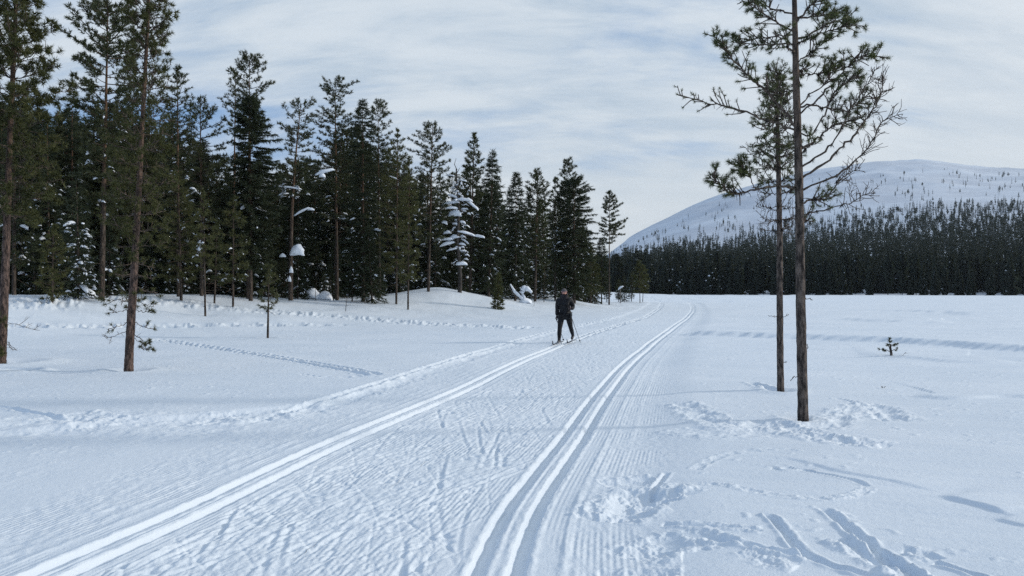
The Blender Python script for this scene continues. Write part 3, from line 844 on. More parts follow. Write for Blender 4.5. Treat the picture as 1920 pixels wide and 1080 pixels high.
# ---- named trees of the left wood: base column, depth, top column, trunk radius, profile rows (y, left, right) in photo pixels
TREES = [
 # kind, name, x, D, xtop, r, label, rows, opts
 ('pine', 190, 36, 200, .17, 'huge broad layered pine with bare reddish trunk standing tallest in the left wood', [(12,15,15),(30,42,58),(60,50,70),(80,68,66),(100,62,72),(130,55,70),(200,48,50),(260,40,42),(330,32,40),(400,20,24)], dict(dens=1.7, nblade=13, dead=10, top=.4)),
 ('spruce', 135, 42, 132, .12, 'thin dark spruce spire between the leftmost pine and the huge layered pine', [(152,2,2),(200,8,8),(300,20,20),(500,34,34)], {}),
 ('spruce', 92, 40, 90, .11, 'small dark spruce tip showing right of the leftmost pine crown', [(214,2,2),(260,8,8),(400,26,26),(520,32,32)], {}),
 ('pine', 335, 42, 333, .13, 'ragged pine with narrow top just right of the tall near pine', [(135,8,12),(170,18,25),(200,20,28),(260,24,28),(350,28,28),(450,18,18)], {}),
 ('pine', 378, 44, 374, .13, 'pine with rounded flat top and wide right side, shorter than its ragged neighbour', [(193,5,12),(215,25,22),(240,25,42),(280,36,48),(330,38,52),(420,28,28)], {}),
 ('pine', 465, 47, 467, .14, 'slender tall pine whose bushy top rises above a rounded dark spruce', [(114,15,15),(135,22,30),(155,40,25),(170,12,38),(200,42,14),(215,10,8),(232,6,48),(250,4,4)], dict(dead=16, top=.5, dens=1.4)),
 ('pine', 436, 49, 440, .11, 'thin pine peeping out left of the tall bushy-topped pine', [(138,12,5),(165,15,5),(200,25,6),(215,22,10),(260,20,10)], {}),
 ('spruce', 470, 45, 468, .15, 'dense dark spruce with rounded top in front of the tall bushy-topped pine', [(187,6,8),(205,20,20),(230,25,28),(260,25,42),(280,25,46),(350,33,50),(450,36,44),(500,30,30)], dict(dens=2.3, step=.17)),
 ('pine', 545, 48, 563, .18, 'leaning old pine with a big white snow cap on its thick lower trunk', [(195,10,10),(203,25,30),(215,10,33),(230,32,30),(238,34,10),(260,15,33),(290,20,20),(330,28,28),(370,16,20)], dict(dens=1.15, bow=-.2, dead=14, top=.3)),
 ('pine', 632, 53, 628, .15, 'tall pine with a flat table-like top standing above the middle of the left wood', [(160,20,20),(168,34,32),(180,20,28),(198,16,24),(206,5,8),(214,22,30),(230,36,30),(260,36,34),(320,38,38),(420,25,25)], dict(dead=12, top=.15, dens=1.3)),
 ('spruce', 681, 51, 679, .15, 'broad dark spruce with pointed top right of the flat-topped pine', [(190,3,3),(210,10,10),(240,20,20),(300,24,24),(400,33,33),(540,36,36)], dict(dens=1.4)),
 ('pine', 712, 55, 709, .12, 'narrow one-sided pine just right of the broad pointed spruce', [(196,10,10),(205,14,18),(235,10,24),(250,10,24),(280,20,24),(330,20,28),(420,20,20)], dict(top=.5, dens=1.2)),
 ('olive', 743, 50, 746, .08, 'slim young olive-green pine with a straight pale trunk and conical crown', [(247,3,3),(265,9,9),(290,18,18),(330,23,26),(400,28,28),(520,26,26)], dict(dens=1.3, dead=2)),
 ('olive', 765, 48, 768, .06, 'thin olive young pine standing close beside the slim conical one', [(300,4,4),(350,12,12),(450,17,17),(530,14,14)], dict(dens=1.2, dead=2)),
 ('pine', 803, 56, 811, .13, 'pine with a lopsided top and long bare trunk left of the snow-laden snag', [(233,6,6),(245,16,10),(262,30,18),(272,36,14),(285,36,27),(300,15,28),(320,24,32),(400,32,32),(460,18,24)], dict(dead=10, top=.5, dens=1.2)),
 ('pine', 881, 60, 889, .13, 'evenly conical pine behind the right side of the snow-laden snag', [(253,3,3),(275,9,9),(300,15,15),(330,20,22),(370,22,24),(450,24,24),(500,14,14)], dict(dens=1.1)),
 ('spruce', 916, 60, 924, .14, 'spruce with a thin spire top right of the snow-laden snag', [(287,3,3),(300,6,6),(320,10,12),(360,17,20),(450,24,26),(535,26,26)], dict(dens=1.3)),
 ('spruce', 966, 64, 968, .13, 'dark narrow spruce between the spire-topped spruce and the double-topped pine', [(327,3,3),(345,8,9),(375,13,13),(420,17,17),(540,22,21)], dict(dens=1.4)),
 ('pine', 1003, 66, 1008, .14, 'round-topped pine with double leader standing behind the skier on the left', [(332,14,10),(345,20,18),(370,20,20),(420,22,22),(500,20,20)], dict(dens=1.2)),
 ('pine', 1041, 70, 1041, .10, 'thin pine squeezed between the double-topped pine and the big dense tree', [(338,5,5),(355,8,10),(400,12,12),(500,14,14)], {}),
 ('pine', 1064, 73, 1065, .12, 'pine top rising over the big dense tree behind the skier', [(309,8,10),(320,12,16),(340,15,18),(380,15,20),(450,15,15)], dict(dens=1.2)),
 ('spruce', 1077, 70, 1076, .17, 'big dense rounded tree at the right end of the dark wood', [(342,10,14),(355,24,26),(385,28,36),(420,33,37),(470,38,41),(520,34,39),(545,28,28)], dict(dens=1.9)),
 ('pine', 1142, 88, 1143, .11, 'lone slender pine with airy crown beside the trail bend', [(362,4,4),(380,10,12),(395,14,20),(415,10,12),(425,19,29),(435,15,31),(450,12,14),(462,7,8)], dict(dead=8, dens=1.2, nblade=10)),
 ('spruce', 1128, 90, 1128, .10, 'short dense spruce close behind the lone slender pine', [(449,3,3),(480,10,10),(550,15,15)], dict(dens=1.3)),
 ('olive', 1108, 80, 1108, .07, 'brownish green young pine left of the lone slender pine', [(470,5,5),(500,14,14),(545,17,17)], dict(dens=1.3, dead=2)),
 ('olive', 1200, 100, 1199, .06, 'young brownish pine by the trail at the far bend', [(495,5,5),(520,12,12),(548,11,11)], dict(dens=1.3, dead=1)),
 ('olive', 1205, 104, 1207, .05, 'smaller young pine just right of the brownish one at the far bend', [(502,4,4),(525,8,8),(548,8,8)], dict(dens=1.2, dead=1)),
 # trees standing out in front of the wood
 ('olive', 385, 35.7, 383, .055, 'thin young pine with a bare straight trunk beside the snowmobile ruts', [(368,4,4),(400,13,13),(440,19,19),(480,17,17),(512,9,9)], dict(dens=1.2, dead=6)),
 ('olive', 437, 40, 437, .065, 'bushy olive young pine right of the thin bare-trunked one', [(375,5,5),(420,19,19),(480,25,25),(535,18,18)], dict(dens=1.3, dead=4)),
 ('olive', 502, 27.4, 505, .045, 'scrawny knee-branched pine sapling standing alone before the wood', [(502,4,4),(530,12,14),(555,16,13),(572,16,20),(580,10,8)], dict(dens=1.3, dead=3, tuft=.13, wid=.02, step=.17, nblade=9)),
 ('olive', 98, 33, 100, .05, 'small bushy pine near the left edge with low branches reaching the snow', [(430,5,5),(480,20,20),(520,20,20),(545,26,12),(562,16,10)], dict(dens=1.1, dead=2, step=.25)),
 ('spruce', 148, 35, 142, .09, 'snow-flecked spruce with skirts almost on the snow left of the huge pine', [(330,4,4),(420,22,22),(500,30,30),(552,28,28)], dict(dens=1.0)),
 ('pine', 26, 36, 30, .11, 'pine with a thin dark trunk just behind the leftmost pine', [(200,8,8),(300,35,35),(420,40,40),(500,25,25)], {}),
 ('olive', 340, 40, 331, .09, 'thick olive pine with snow plastered on its leaning trunk foot', [(330,6,6),(400,28,28),(480,38,33),(530,22,18)], dict(dens=1.25)),
 ('pine', 402, 41, 405, .06, 'small dark pine hidden between the two young olive pines', [(420,5,5),(470,15,15),(530,18,18)], {}),
 ('olive', 933, 52.4, 935, .045, 'small bushy pine sapling out on the open snow left of the skier', [(517,3,3),(545,6,6),(570,8,8),(586,8,8)], dict(dens=1.7, dead=0, tuft=.15, step=.17)),
 ('spruce', 698, 50, 690, .08, 'low wide spruce with snow in its skirts below the broad pointed spruce', [(430,4,4),(500,18,18),(550,29,26),(560,24,22)], dict(dens=1.1)),
 ('pine', 860, 59, 861, .04, 'little dark sapling at the foot of the snow-laden snag', [(543,5,5),(555,9,7)], dict(step=.2, dead=2)),
 ('pine', 873, 59, 871, .04, 'second little sapling leaning beside the foot of the snag', [(541,3,6),(556,5,10)], dict(step=.2, dead=2)),
 ('olive', 885+222, 78, 1107, .04, 'low sapling at the wood edge under the brownish green young pine', [(540,5,5),(556,10,10)], dict(step=.2)),
]
SHORT = {190: 'huge layered pine', 335: 'ragged narrow-topped pine', 378: 'flat round-topped pine', 470: 'rounded dark spruce', 545: 'snow-capped leaning pine', 632: 'flat table-topped pine', 681: 'broad pointed spruce', 743: 'slim conical olive pine', 803: 'lopsided bare-trunked pine', 862: 'snow-laden snag', 916: 'thin-spired spruce', 966: 'dark narrow spruce', 1003: 'double-topped pine', 1077: 'big dense rounded tree', 1142: 'lone slender pine', 26: 'leftmost pine', 98: 'small bushy edge pine', 242: 'reddish near pine trunk'}
def near_name(x):
    k = min(SHORT, key=lambda q: abs(q - x)); return SHORT[k], ('left of' if x < k - 9 else 'right of' if x > k + 9 else 'straight behind')
def tree_at(row, seed):
    kind, x, D, xt, r, label, rows, o = row
    rng = np.random.default_rng(seed)
    X = gx(x, D); zb = ground_z(X, D) - .05; r = r * .8
    H = gz(rows[0][0], D) - zb
    lean = (gx(xt, D) - X, rng.uniform(-.3, .3) * .5)
    prof = prof_m(rows, D, zb)
    if kind == 'spruce': prof = [(a, b * .85, c * .85) for a, b, c in prof]
    sz = dict(tuft=.17, wid=.034) if D < 60 else dict(tuft=.21, wid=.042)
    small = H < 5
    if kind == 'spruce':
        parts = make_spruce(rng, H, prof, r, lean, blade=.17 if D < 60 else .2, **o); mats = (M_BARK_FOREST, M_SPRUCE); nm = 'spruce_tree'
        nfl, big = (95, 4)
    else:
        oo = {**sz, **o}
        parts = make_pine(rng, H, prof, r, lean, **oo); mats = (M_BARK_FOREST, M_OLIVE if kind == 'olive' else M_NEEDLE); nm = 'pine_tree'
        nfl, big = (46, 2) if kind == 'pine' else (12, 0)
    if small or D > 74: nfl, big = (6 if small else 12), 0
    return assemble(nm, label, 'spruce' if kind == 'spruce' else 'pine', (X, D, zb), parts, mats, 'trees of the left wood', None, rng, big, nfl, zmax=H * .62)
for k, row in enumerate(TREES):
    tr_ = tree_at(row, 100 + k)
    if row[1] == 545: CAP_TREE = tr_

# snow cap and snow shelves on the leaning old pine
def clump_on(root, x, y, D, sx, sy, sz, mesh, rz=0.0, ry=0.0):
    p = Vector((gx(x, D), D, gz(y, D))) - root.location
    return link('snow_clump', mesh, root, tuple(p), (0, ry, rz), (sx, sy, sz))
o = clump_on(CAP_TREE, 557, 473, 47.6, .44, .42, .62, CLBIG[2])
for (x, y, a, b, c, ry) in ((610, 322, .36, .3, .3, -.3), (604, 330, .2, .2, .3, 0), (492, 396, .42, .2, .2, .35), (567, 396, .32, .2, .2, -.5), (583, 393, .22, .2, .16, 0), (545, 352, .42, .2, .16, .1), (530, 480, .2, .2, .22, 0), (546, 508, .12, .12, .4, 0), (543, 525, .1, .1, .35, 0)):
    clump_on(CAP_TREE, x, y, 47.4, a, b, c, CLBIG[1] if a > .3 else CL[0], .2, ry)

# ---- the dead snag loaded with snow
rng = np.random.default_rng(5)
D = 57.0; X = gx(862, D); zb = ground_z(X, D) - .05
snag = thing('dead_snag', 'dead bare-topped tree loaded with thick white snow on its branches', 'dead tree', (X, D, zb), 0)
g = Geo(); H = gz(316, D) - zb
M_SNAG = mat('weathered_snag_wood', (.1, .1, .09), 0.9, bark_fn((0.035, 0.032, 0.03), (0.09, 0.08, 0.072), (0.09, 0.08, 0.07), 1, 4, 0.6), 0.1)
zt = np.linspace(-.2, H, 14); g.tube(np.stack([gx(857, D) * zt / H - X * zt / H + .06 * np.sin(zt * 1.3), 0 * zt, zt], 1), .15 * (1 - .75 * zt / H) + .01, 7)
g.tube(np.array([[gx(857, D) - X, 0, H - .1], [gx(852, D) - X, 0, gz(308, D) - zb], [gx(855, D) - X, .1, gz(296, D) - zb]]), [.035, .025, .01], 5)
g.tube(np.array([[gx(857, D) - X, 0, H - .3], [gx(862, D) - X, .1, gz(314, D) - zb]]), [.03, .012], 5)
link('trunk', g.mesh('trunk', M_SNAG), snag)
SN_CL = [(850, 368, 12, 7, .3), (846, 381, 18, 8, -.15), (872, 376, 17, 8, .1), (886, 385, 17, 7, .65), (849, 391, 12, 7, 0), (853, 402, 15, 14, 0), (834, 418, 7, 7, .3), (855, 420, 8, 7, .5), (868, 417, 7, 5, .4), (838, 436, 9, 7, -.1), (832, 449, 20, 8, -.05), (850, 446, 14, 9, -.3), (840, 457, 16, 9, -.25), (876, 438, 18, 7, .25), (898, 443, 13, 7, .15), (872, 452, 9, 5, .6), (867, 458, 8, 5, .2), (848, 468, 11, 5, -.25), (868, 470, 7, 4, .1), (866, 495, 13, 8, 0), (872, 392, 7, 4, 0), (845, 330, 9, 4, .1), (868, 338, 9, 4, .2)]
gb = Geo()
for k, (x, y, a, b, ry) in enumerate(SN_CL):
    dy = rng.uniform(-.5, .1)
    p = np.array([gx(x, D) - X, dy, gz(y, D) - zb]); s = D / F
    e = p + np.array([np.sign(p[0]) * a * s * .6, dy * .3, -b * s * .5])
    gb.tube(np.array([[0, 0, p[2] + .1], p * [.6, .6, 1] + [0, 0, .03], p - [0, 0, .08], e]), [.035, .028, .02, .01], 4)
    link('snow_clump', CLBIG[1] if a > b * 1.7 else CLBIG[2], snag, tuple(p - np.array([0, 0, .02])), (0, ry, rng.uniform(-.3, .3)), (a * s * (.58 if a > b * 1.7 else .9), a * s * .42, b * s * (1.05 if a > b * 1.7 else .8)))
fsp = []
for k in range(70):
    y = rng.uniform(335, 500); s_ = rng.choice([-1, 1]); L = rng.uniform(6, 24) * (.5 + .5 * min(1, (y - 320) / 90)) * D / F
    p = np.array([s_ * L, rng.uniform(-.5, .4), gz(y, D) - zb]); c0 = np.array([gx(858, D) - X, 0, p[2] + L * .35])
    gb.tube(np.array([c0, (c0 + p) / 2 + [0, 0, .06], p]), [.02, .014, .006], 3, False); fsp += [(p, 1), ((c0 + p) / 2 + [0, 0, .05], 1)]
link('snow_flecks', flecks(fsp, rng, 120, .04, .11).mesh('snow_flecks', M_CLUMP), snag)['kind'] = 'stuff'
link('branches', gb.mesh('branches', M_SNAG), snag)['kind'] = 'stuff'

# ---- the darker crowd behind them: eight shapes, each repeated as separate trees
env_x = [-400, 0, 130, 260, 330, 420, 520, 560, 600, 690, 760, 840, 900, 960, 1030, 1090, 1115, 1180]
env_y = [160, 185, 200, 190, 220, 285, 300, 290, 250, 235, 300, 315, 312, 345, 362, 385, 455, 505]
VAR = []
for k in range(8):
    rng = np.random.default_rng(900 + k); H = 10.0
    if k < 4:
        prof = [(H, .1, .1), (H - .6, .7, .7), (H - 2, 1.3, 1.3), (H - 4, 1.6, 1.6), (1.8, 1.3, 1.3), (0.9, .8, .8)]
        parts = make_pine(rng, H, prof, .12, dens=1.0, tuft=.22, wid=.05, step=.36, nblade=9, dead=5); mats = (M_BARK_FOREST, M_NEEDLE); nm = 'pine_tree'
    else:
        prof = [(H, .05, .05), (H - 1.2, .5, .5), (H - 4, 1.15, 1.15), (2, 1.6, 1.6), (.3, 1.5, 1.5)]
        parts = make_spruce(rng, H, prof, .12, dens=.85, blade=.2, wid=.055, step=.3); mats = (M_BARK_FOREST, M_SPRUCE); nm = 'spruce_tree'
    VAR.append((nm, parts, mats, k))
rngf = np.random.default_rng(77)
protos = {}
def fill_tree(k, X, Y, H, wscale, label, group):
    nm, parts, mats, _ = VAR[k]
    if k not in protos:
        rr = np.random.default_rng(40 + k)
        protos[k] = assemble(nm, label, 'spruce' if k >= 4 else 'pine', (0, 0, 0), parts, mats, group, None, rr, 3, 75 if k >= 4 else 48, (.03, .095), (.12, .25), 6.0)
        r_ = protos[k]
    else:
        r_ = copy_tree(protos[k])
    r_['label'] = label; r_['group'] = group
    s = H / 10.0
    r_.location = (X, Y, ground_z(X, Y) - .06); r_.rotation_euler = (rngf.uniform(-.03, .03), rngf.uniform(-.03, .03), rngf.uniform(0, 6.28)); r_.scale = (s * wscale, s * wscale, s)
    return r_
for x in np.concatenate([np.arange(-330, 1185, 8.4), np.arange(-200, 520, 32.0)]):
    xx = x + rngf.uniform(-7, 7); 
    De = np.interp(xx, [-400, 0, 200, 600, 850, 1070, 1180], [36, 37, 40, 52, 62, 74, 96]) 
    Dd_ = De + rngf.choice([4, 8, 13, 19, 26]) + rngf.uniform(-1.5, 3)
    X = gx(xx, Dd_)
    zt_ = gz(np.interp(xx, env_x, env_y) + abs(rngf.normal()) * 48, Dd_)
    H = zt_ - ground_z(X, Dd_)
    if H < 2.5: continue
    k = int(rngf.integers(0, 8))
    kind = 'pine' if k < 4 else 'spruce'
    fill_tree(k, X, Dd_, H, rngf.uniform(.85, 1.25) * (10 / max(H, 6))**.35, f'{"tall" if H > 9.5 else "short" if H < 7 else "mid-height"} dark {kind} in the back rows, {near_name(xx)[1]} the {near_name(xx)[0]}', f'{kind}s behind the front row of the left wood')
# ---- undergrowth: small snow-laden spruces at the feet of the wood
UND = []
for k in range(4):
    rng = np.random.default_rng(300 + k); H = 3.0
    prof = [(H, .05, .05), (2.3, .35, .35), (1.2, .7, .7), (.15, .85, .85)]
    UND.append((make_spruce(rng, H, prof, .05, dens=1.0, blade=.15, wid=.035, step=.2), rng))
uproto = {}
for j in range(80):
    x = rngf.uniform(-60, 1120)
    De = np.interp(x, [-400, 0, 200, 600, 850, 1070, 1180], [36, 36.5, 39, 51, 61, 74, 96]) + rngf.uniform(-.5, 7)
    X = gx(x, De); k = j % 4
    s = rngf.uniform(.5, 1.35); lab = f'{"low" if s < .8 else "small" if s < 1.1 else "taller"} snow-laden spruce sapling under the trees, {near_name(x)[1].replace("straight behind", "at")} the {near_name(x)[0]}'; gr = 'undergrowth spruces of the left wood'
    if k not in uproto:
        parts, rr = UND[k]
        u = uproto[k] = assemble('spruce_sapling', lab, 'spruce', (0, 0, 0), parts, (M_BARK_FOREST, M_SPRUCE), gr, None, rr, 4, 20, (.035, .10), (.12, .22))
    else:
        u = copy_tree(uproto[k]); u['label'] = lab
    u.location = (X, De, ground_z(X, De) - .05); u.rotation_euler = (0, rngf.uniform(-.08, .08), rngf.uniform(0, 6.28)); u.scale = (s, s, s * rngf.uniform(.9, 1.3))
# ---- bare saplings and sticks
def bare(x, D, y, label, seed, twigs=6, r=.02, fork=False):
    rng = np.random.default_rng(seed); X = gx(x, D); zb = ground_z(X, D) - .05; H = gz(y, D) - zb
    root = thing('bare_sapling', label, 'sapling', (X, D, zb), 0, 'bare saplings before the left wood')
    t = Geo(); P = bend_line((0, 0, -.1), (rng.uniform(-.05, .05), 0, 1), H + .1, 6, rng, 0, .04); t.tube(P, np.linspace(r, r * .35, 6), 5)
    if fork: t.tube(bend_line(P[2], (.5, .1, .8), H * .6, 5, rng, .1, .06), np.linspace(r * .7, r * .3, 5), 5)
    b = Geo()
    for k in range(twigs):
        p, d = along(P, rng.uniform(.25, 1)); az = rng.uniform(0, 6.28)
        q = bend_line(p, (math.cos(az), math.sin(az), .3), rng.uniform(.15, .5), 4, rng, .2, .15); b.tube(q, [.009, .007, .005, .003], 3, False)
    tk = link('trunk', t.mesh('trunk', M_BARK_FOREST), root); link('branches', b.mesh('branches', M_TWIG), tk)['kind'] = 'stuff'
bare(648, 44, 548, 'tiny bare sapling with thin twigs in front of the low wide spruce', 1, 14)
bare(592, 50, 512, 'thin upright dead stick beside the snow-capped boulders', 2, 4)
bare(626, 51, 528, 'bare forked sapling right of the snow-capped boulders', 3, 6, .03, True)
bare(660, 51, 500, 'crooked dark stick with snow hanging on it below the wood', 4, 8, .05)
bare(1020, 66, 520, 'bare dark pole of a sapling left of the skier', 5, 3, .035)
bare(1001, 60, 545, 'very thin stick poking from the snow left of the skier', 6, 2, .012)
bare(1116, 84, 550, 'thin stick at the wood edge under the lone slender pine', 7, 3, .02)

# ---- snow-covered boulders
for x, y, s, lab in ((586, 540, .55, 'tall round snow-capped boulder at the foot of the wood'), (610, 548, .46, 'low snow-capped boulder with dark stone showing, right of the tall one'), (690, 545, .4, 'small snow mound beside the low wide spruce'), (166, 553, .3, 'small rounded snow mound near the huge pine')):
    D = 52.0 if x > 300 else 37; X = gx(x, D); zb = ground_z(X, D)
    bo = thing('snow_covered_boulder', lab, 'boulder', (X, D, zb), 0, 'boulders under snow')
    g = Geo(); V, Fc = lump_mesh(int(x), s * .9, s * .9, s * .9, ICO1b, .4); g.add(V, Fc); link('stone', g.mesh('stone', M_DEAD), bo)
    g = Geo(); V, Fc = lump_mesh(int(x) + 1, s * 1.08, s * 1.08, s * 1.0, ICO2, .25); V[:, 2] += s * .25; g.add(V, Fc); link('snow_cap', g.mesh('snow_cap', M_CLUMP), bo)

# ---- sapling bowed to the ground by snow
D = 62.0; X = gx(984, D); zb = ground_z(X, D)
bow = thing('bowed_sapling', 'young tree bent over to the ground under a thick arch of snow', 'sapling', (X, D, zb), 0)
P1 = np.array([[0, 0, -.1], [-.45, 0, .3], [-.9, -.05, .72], [-1.25, -.1, 1.3]])
P2 = np.array([[.1, 0, .0], [-.25, .1, .75], [-.05, .1, 1.1], [.3, .05, .95], [.55, 0, .7]])
g = Geo(); g.tube(P1, [.07, .06, .05, .03], 6); g.tube(P2, [.05, .05, .04, .03, .02], 6); link('trunk', g.mesh('trunk', M_DEAD), bow)
def snow_rope(P, r, seed):
    rr = np.random.default_rng(seed); q = np.linspace(0, 1, 16); PP = np.array([along(P, t)[0] for t in q]) + np.array([0, 0, .06])
    g = Geo(); rad_ = r * (0.35 + np.sin(np.clip(q * 1.0, 0.02, .98) * PI)**.5) * (1 + .25 * rr.normal(size=16)); g.tube(PP, np.abs(rad_), 8); return g
link('snow_load', snow_rope(P1 + [0.12, 0, .08], .09, 1).mesh('snow_load', M_CLUMP), bow)
link('snow_load', snow_rope(P2 + [0, 0, .03], .14, 2).mesh('snow_load', M_CLUMP), bow)
g = Geo(); V, Fc = lump_mesh(9, .55, .4, .3); g.add(V + [.05, 0, .05], Fc); link('snow_load', g.mesh('snow_load', M_CLUMP), bow)

# ---- trail sign post with snow on its tilted board
D = 97.0; X = gx(1163, D); zb = ground_z(X, D)
sp = thing('trail_sign_post', 'thin dark trail post with a tilted snow-covered board at the bend', 'signpost', (X, D, zb), 0)
zp = gz(541, D) - zb
g = Geo(); g.tube(np.array([[0, 0, -.2], [0, 0, zp]]), [.055, .05], 8); link('post', g.mesh('post', M_DEAD), sp)
g = Geo(); g.box((-.38, -.04, -.05), (.38, .04, .05)); b_ = link('board', g.mesh('board', M_DEAD, False), sp, (0.05, 0, zp + .04), (R(20), R(-35), 0))
g = Geo(); V, Fc = lump_mesh(4, .42, .16, .17); g.add(V, Fc); link('snow_cap', g.mesh('snow_cap', M_CLUMP), sp, (.05, 0, zp + .08), (0, R(-35), 0))
# ------------------------------------------------------------------ the near pines, branch by branch
def twiggy(geoB, geoN, P, L, rng, dens, start, tuft, bare=False, spread=1.0, ntw=None, needles=36, wid=.0055, droop=0.0):
    """side twigs along a branch polyline; bushy tufts (or bare twiglets) at their ends"""
    n = ntw or max(3, int(L * dens * .72))
    BP, BD = [], []
    for j in range(n):
        tt = start + (1 - start) * (j + rng.uniform(0, .9)) / n
        p, d = along(P, min(tt, .999)); d = d / np.linalg.norm(d)
        s = perp(d, rng); s[1] *= .8; s[2] += .15 - droop
        tl = rng.uniform(.10, .30) * (1.1 - .55 * tt) * spread
        if bare:
            q = bend_line(p, d * .5 + s * .8, tl * 1.2, 5, rng, rng.uniform(-.1, .5), .16); geoB.tube(q, np.linspace(.0055, .0028, 5), 4, False)
            for k in range(int(rng.integers(1, 4))):
                a, dd = along(q, rng.uniform(.3, .95)); dd = dd / np.linalg.norm(dd)
                q2 = bend_line(a, dd * .6 + perp(dd, rng) * .7, tl * rng.uniform(.3, .7), 4, rng, .3, .12); geoB.tube(q2, [.004, .0034, .003, .0024], 3, False)
            continue
        q = bend_line(p, d * .55 + s * .8, tl, 4, rng, .25, .12); geoB.tube(q, [.008, .0065, .0055, .005], 4, False)
        ends = [(q[-1], q[-1] - q[-2])]
        for k in range(int(rng.integers(0, 3 if rng.random() < .6 else 1))):
            a, dd = along(q, rng.uniform(.35, .9)); dd = dd / np.linalg.norm(dd)
            e = a + (dd * .6 + perp(dd, rng) * .7) * tl * rng.uniform(.35, .6)
            geoB.tube(np.stack([a, e]), [.005, .004], 3, False); ends.append((e, e - a))
        for e, dd in ends:
            if rng.random() < .12: continue
            dd = dd / np.linalg.norm(dd) + np.array([0, 0, .25])
            a, b = tuft_pts(rng, e + dd * tuft * .2, dd, int(needles * 1.35), (.3, 1.25), tuft * .9); BP.append(a); BD.append(b)
    if BP:
        BP = np.concatenate(BP); BD = np.concatenate(BD)
        geoN.blades(BP, BD, rng.uniform(.75, 1.15, len(BP)) * tuft, wid, rng)

def trunk_geo(P, r, rng, k=20, rings=110, flare=.3):
    """trunk with plated bark: ring radii wobble in small scales"""
    q = np.linspace(0, 1, rings); PP = np.array([along(P, t)[0] for t in q]); rr = np.interp(q, np.linspace(0, 1, len(r)), r)
    a = np.arange(k) / k * 9.0
    wob = 1 + .13 * fbm(np.broadcast_to(a[None], (rings, k)) * 1.0 + 3, (q * 60)[:, None] + 0 * a[None], 3)
    wob += flare * np.exp(-q * len(q) / 3.0)[:, None] * (.5 + .5 * pnoise(np.broadcast_to(a[None] * .5, (rings, k)), np.zeros((rings, k)) + 4))
    g = Geo(); g.tube(PP, rr, k, True, 0, wob); return g

class NearTree:
    def __init__(s, name, label, x, D, trunk_px, seed, bark, group=None):
        s.D = D; s.X = gx(x, D); s.zb = ground_z(s.X, D); s.rng = np.random.default_rng(seed)
        s.root = thing(name, label, 'pine', (s.X, D, s.zb), 0, group)
        s.P = np.array([s.at(px, py) for (px, py, w_) in trunk_px]); s.P[0, 2] -= .12
        s.r = np.array([w_ / 2 / F * D for (_, _, w_) in trunk_px])
        L = np.linspace(0, 1, len(trunk_px)); s.ys = [p[1] for p in trunk_px]
        s.trunk = link('trunk', trunk_geo(s.P, s.r, s.rng).mesh('trunk', bark), s.root)
    def at(s, x, y, dy=0.0): return np.array([gx(x, s.D) - s.X, dy, gz(y, s.D) - s.zb])
    def ax(s, y):
        o = np.argsort(s.ys); ys = np.array(s.ys)[o]; return np.array([np.interp(y, ys, s.P[o, 0]), np.interp(y, ys, s.P[o, 1]), gz(y, s.D) - s.zb]), np.interp(y, ys, s.r[o])
    def branch(s, pts, dy=0.0, bare=False, start=.3, tuft=.062, dens=26, r0=.022, lichen=0, spread=1.0, mat_n=None, droop=0.0, needles=36, wid=.0055):
        """a limb drawn through photo points; dy is how far its tip stands towards (-) or away from (+) the viewer"""
        rng = s.rng; n = len(pts)
        p0, r_ = s.ax(pts[0][1])
        W = [p0] + [s.at(x, y, p0[1] + dy * (k + 1) / (n - 1) + rng.normal() * .02) for k, (x, y) in enumerate(pts[1:])]
        W = np.array(W)
        # smooth and roughen the line
        q = np.linspace(0, 1, 4 * n); PP = np.array([along(W, t)[0] for t in q]); PP[1:-1] = (PP[:-2] + 2 * PP[1:-1] + PP[2:]) / 4
        PP[1:] += rng.normal(size=(len(PP) - 1, 3)) * .009
        L = np.linalg.norm(np.diff(PP, axis=0), axis=1).sum()
        b, nd = Geo(), Geo(); b.tube(PP, np.linspace(r0 * .82, .005 if not bare else .004, len(PP)) * (1 + .12 * rng.normal(size=len(PP))), 6)
        if dens > 1: twiggy(b, nd, PP, L, rng, dens, start, tuft, bare, spread, needles=needles, wid=wid, droop=droop)
        if (bare or start > .35) and dens > 1:
            for k in range(int(L * 7)):
                p, d = along(PP, rng.uniform(.1, .9)); e = bend_line(p, perp(d / np.linalg.norm(d), rng) + d, rng.uniform(.03, .12), 3, rng, 0, .2); b.tube(e, [.005, .004, .002], 3, False)
        o = link('branch', b.mesh('branch', M_BRANCH), s.root)
        if nd.V: link('needles', nd.mesh('needles', mat_n or M_NEEDLE_NEAR, False), o)
        if lichen:
            lg = Geo()
            for k in range(lichen):
                p, d = along(PP, rng.uniform(.05, .75)); m = 22
                a, bb = tuft_pts(rng, p, np.array([0, 0, -1.0]), m, (.1, .7), .02); lg.blades(a, bb, rng.uniform(.03, .085, m) , .008, rng)
            link('beard_lichen', lg.mesh('beard_lichen', M_LICHEN, False), o)['kind'] = 'stuff'
        return PP
    def whorl(s, y, wl, wr, n, el, **kw):
        """n limbs round the trunk at photo row y, reaching wl / wr pixels to the sides"""
        rng = s.rng; ph = rng.uniform(0, 6.28); cx_ = s.ax(y)[0]; xpix = 960 + (cx_[0] + s.X) / s.D * F
        for k in range(n):
            az = ph + k * 2 * PI / n + rng.uniform(-.35, .35); c = math.cos(az)
            L = (wl * (1 - c) / 2 + wr * (1 + c) / 2) * rng.uniform(.7, 1.15)
            e_ = el + rng.uniform(-.15, .15)
            pts = [(xpix, y)] + [(xpix + c * L * t, y - L * (math.tan(e_) * t + .22 * t * t)) for t in (.33, .66, 1.0)]
            s.branch(pts, math.sin(az) * L / F * s.D, **kw)
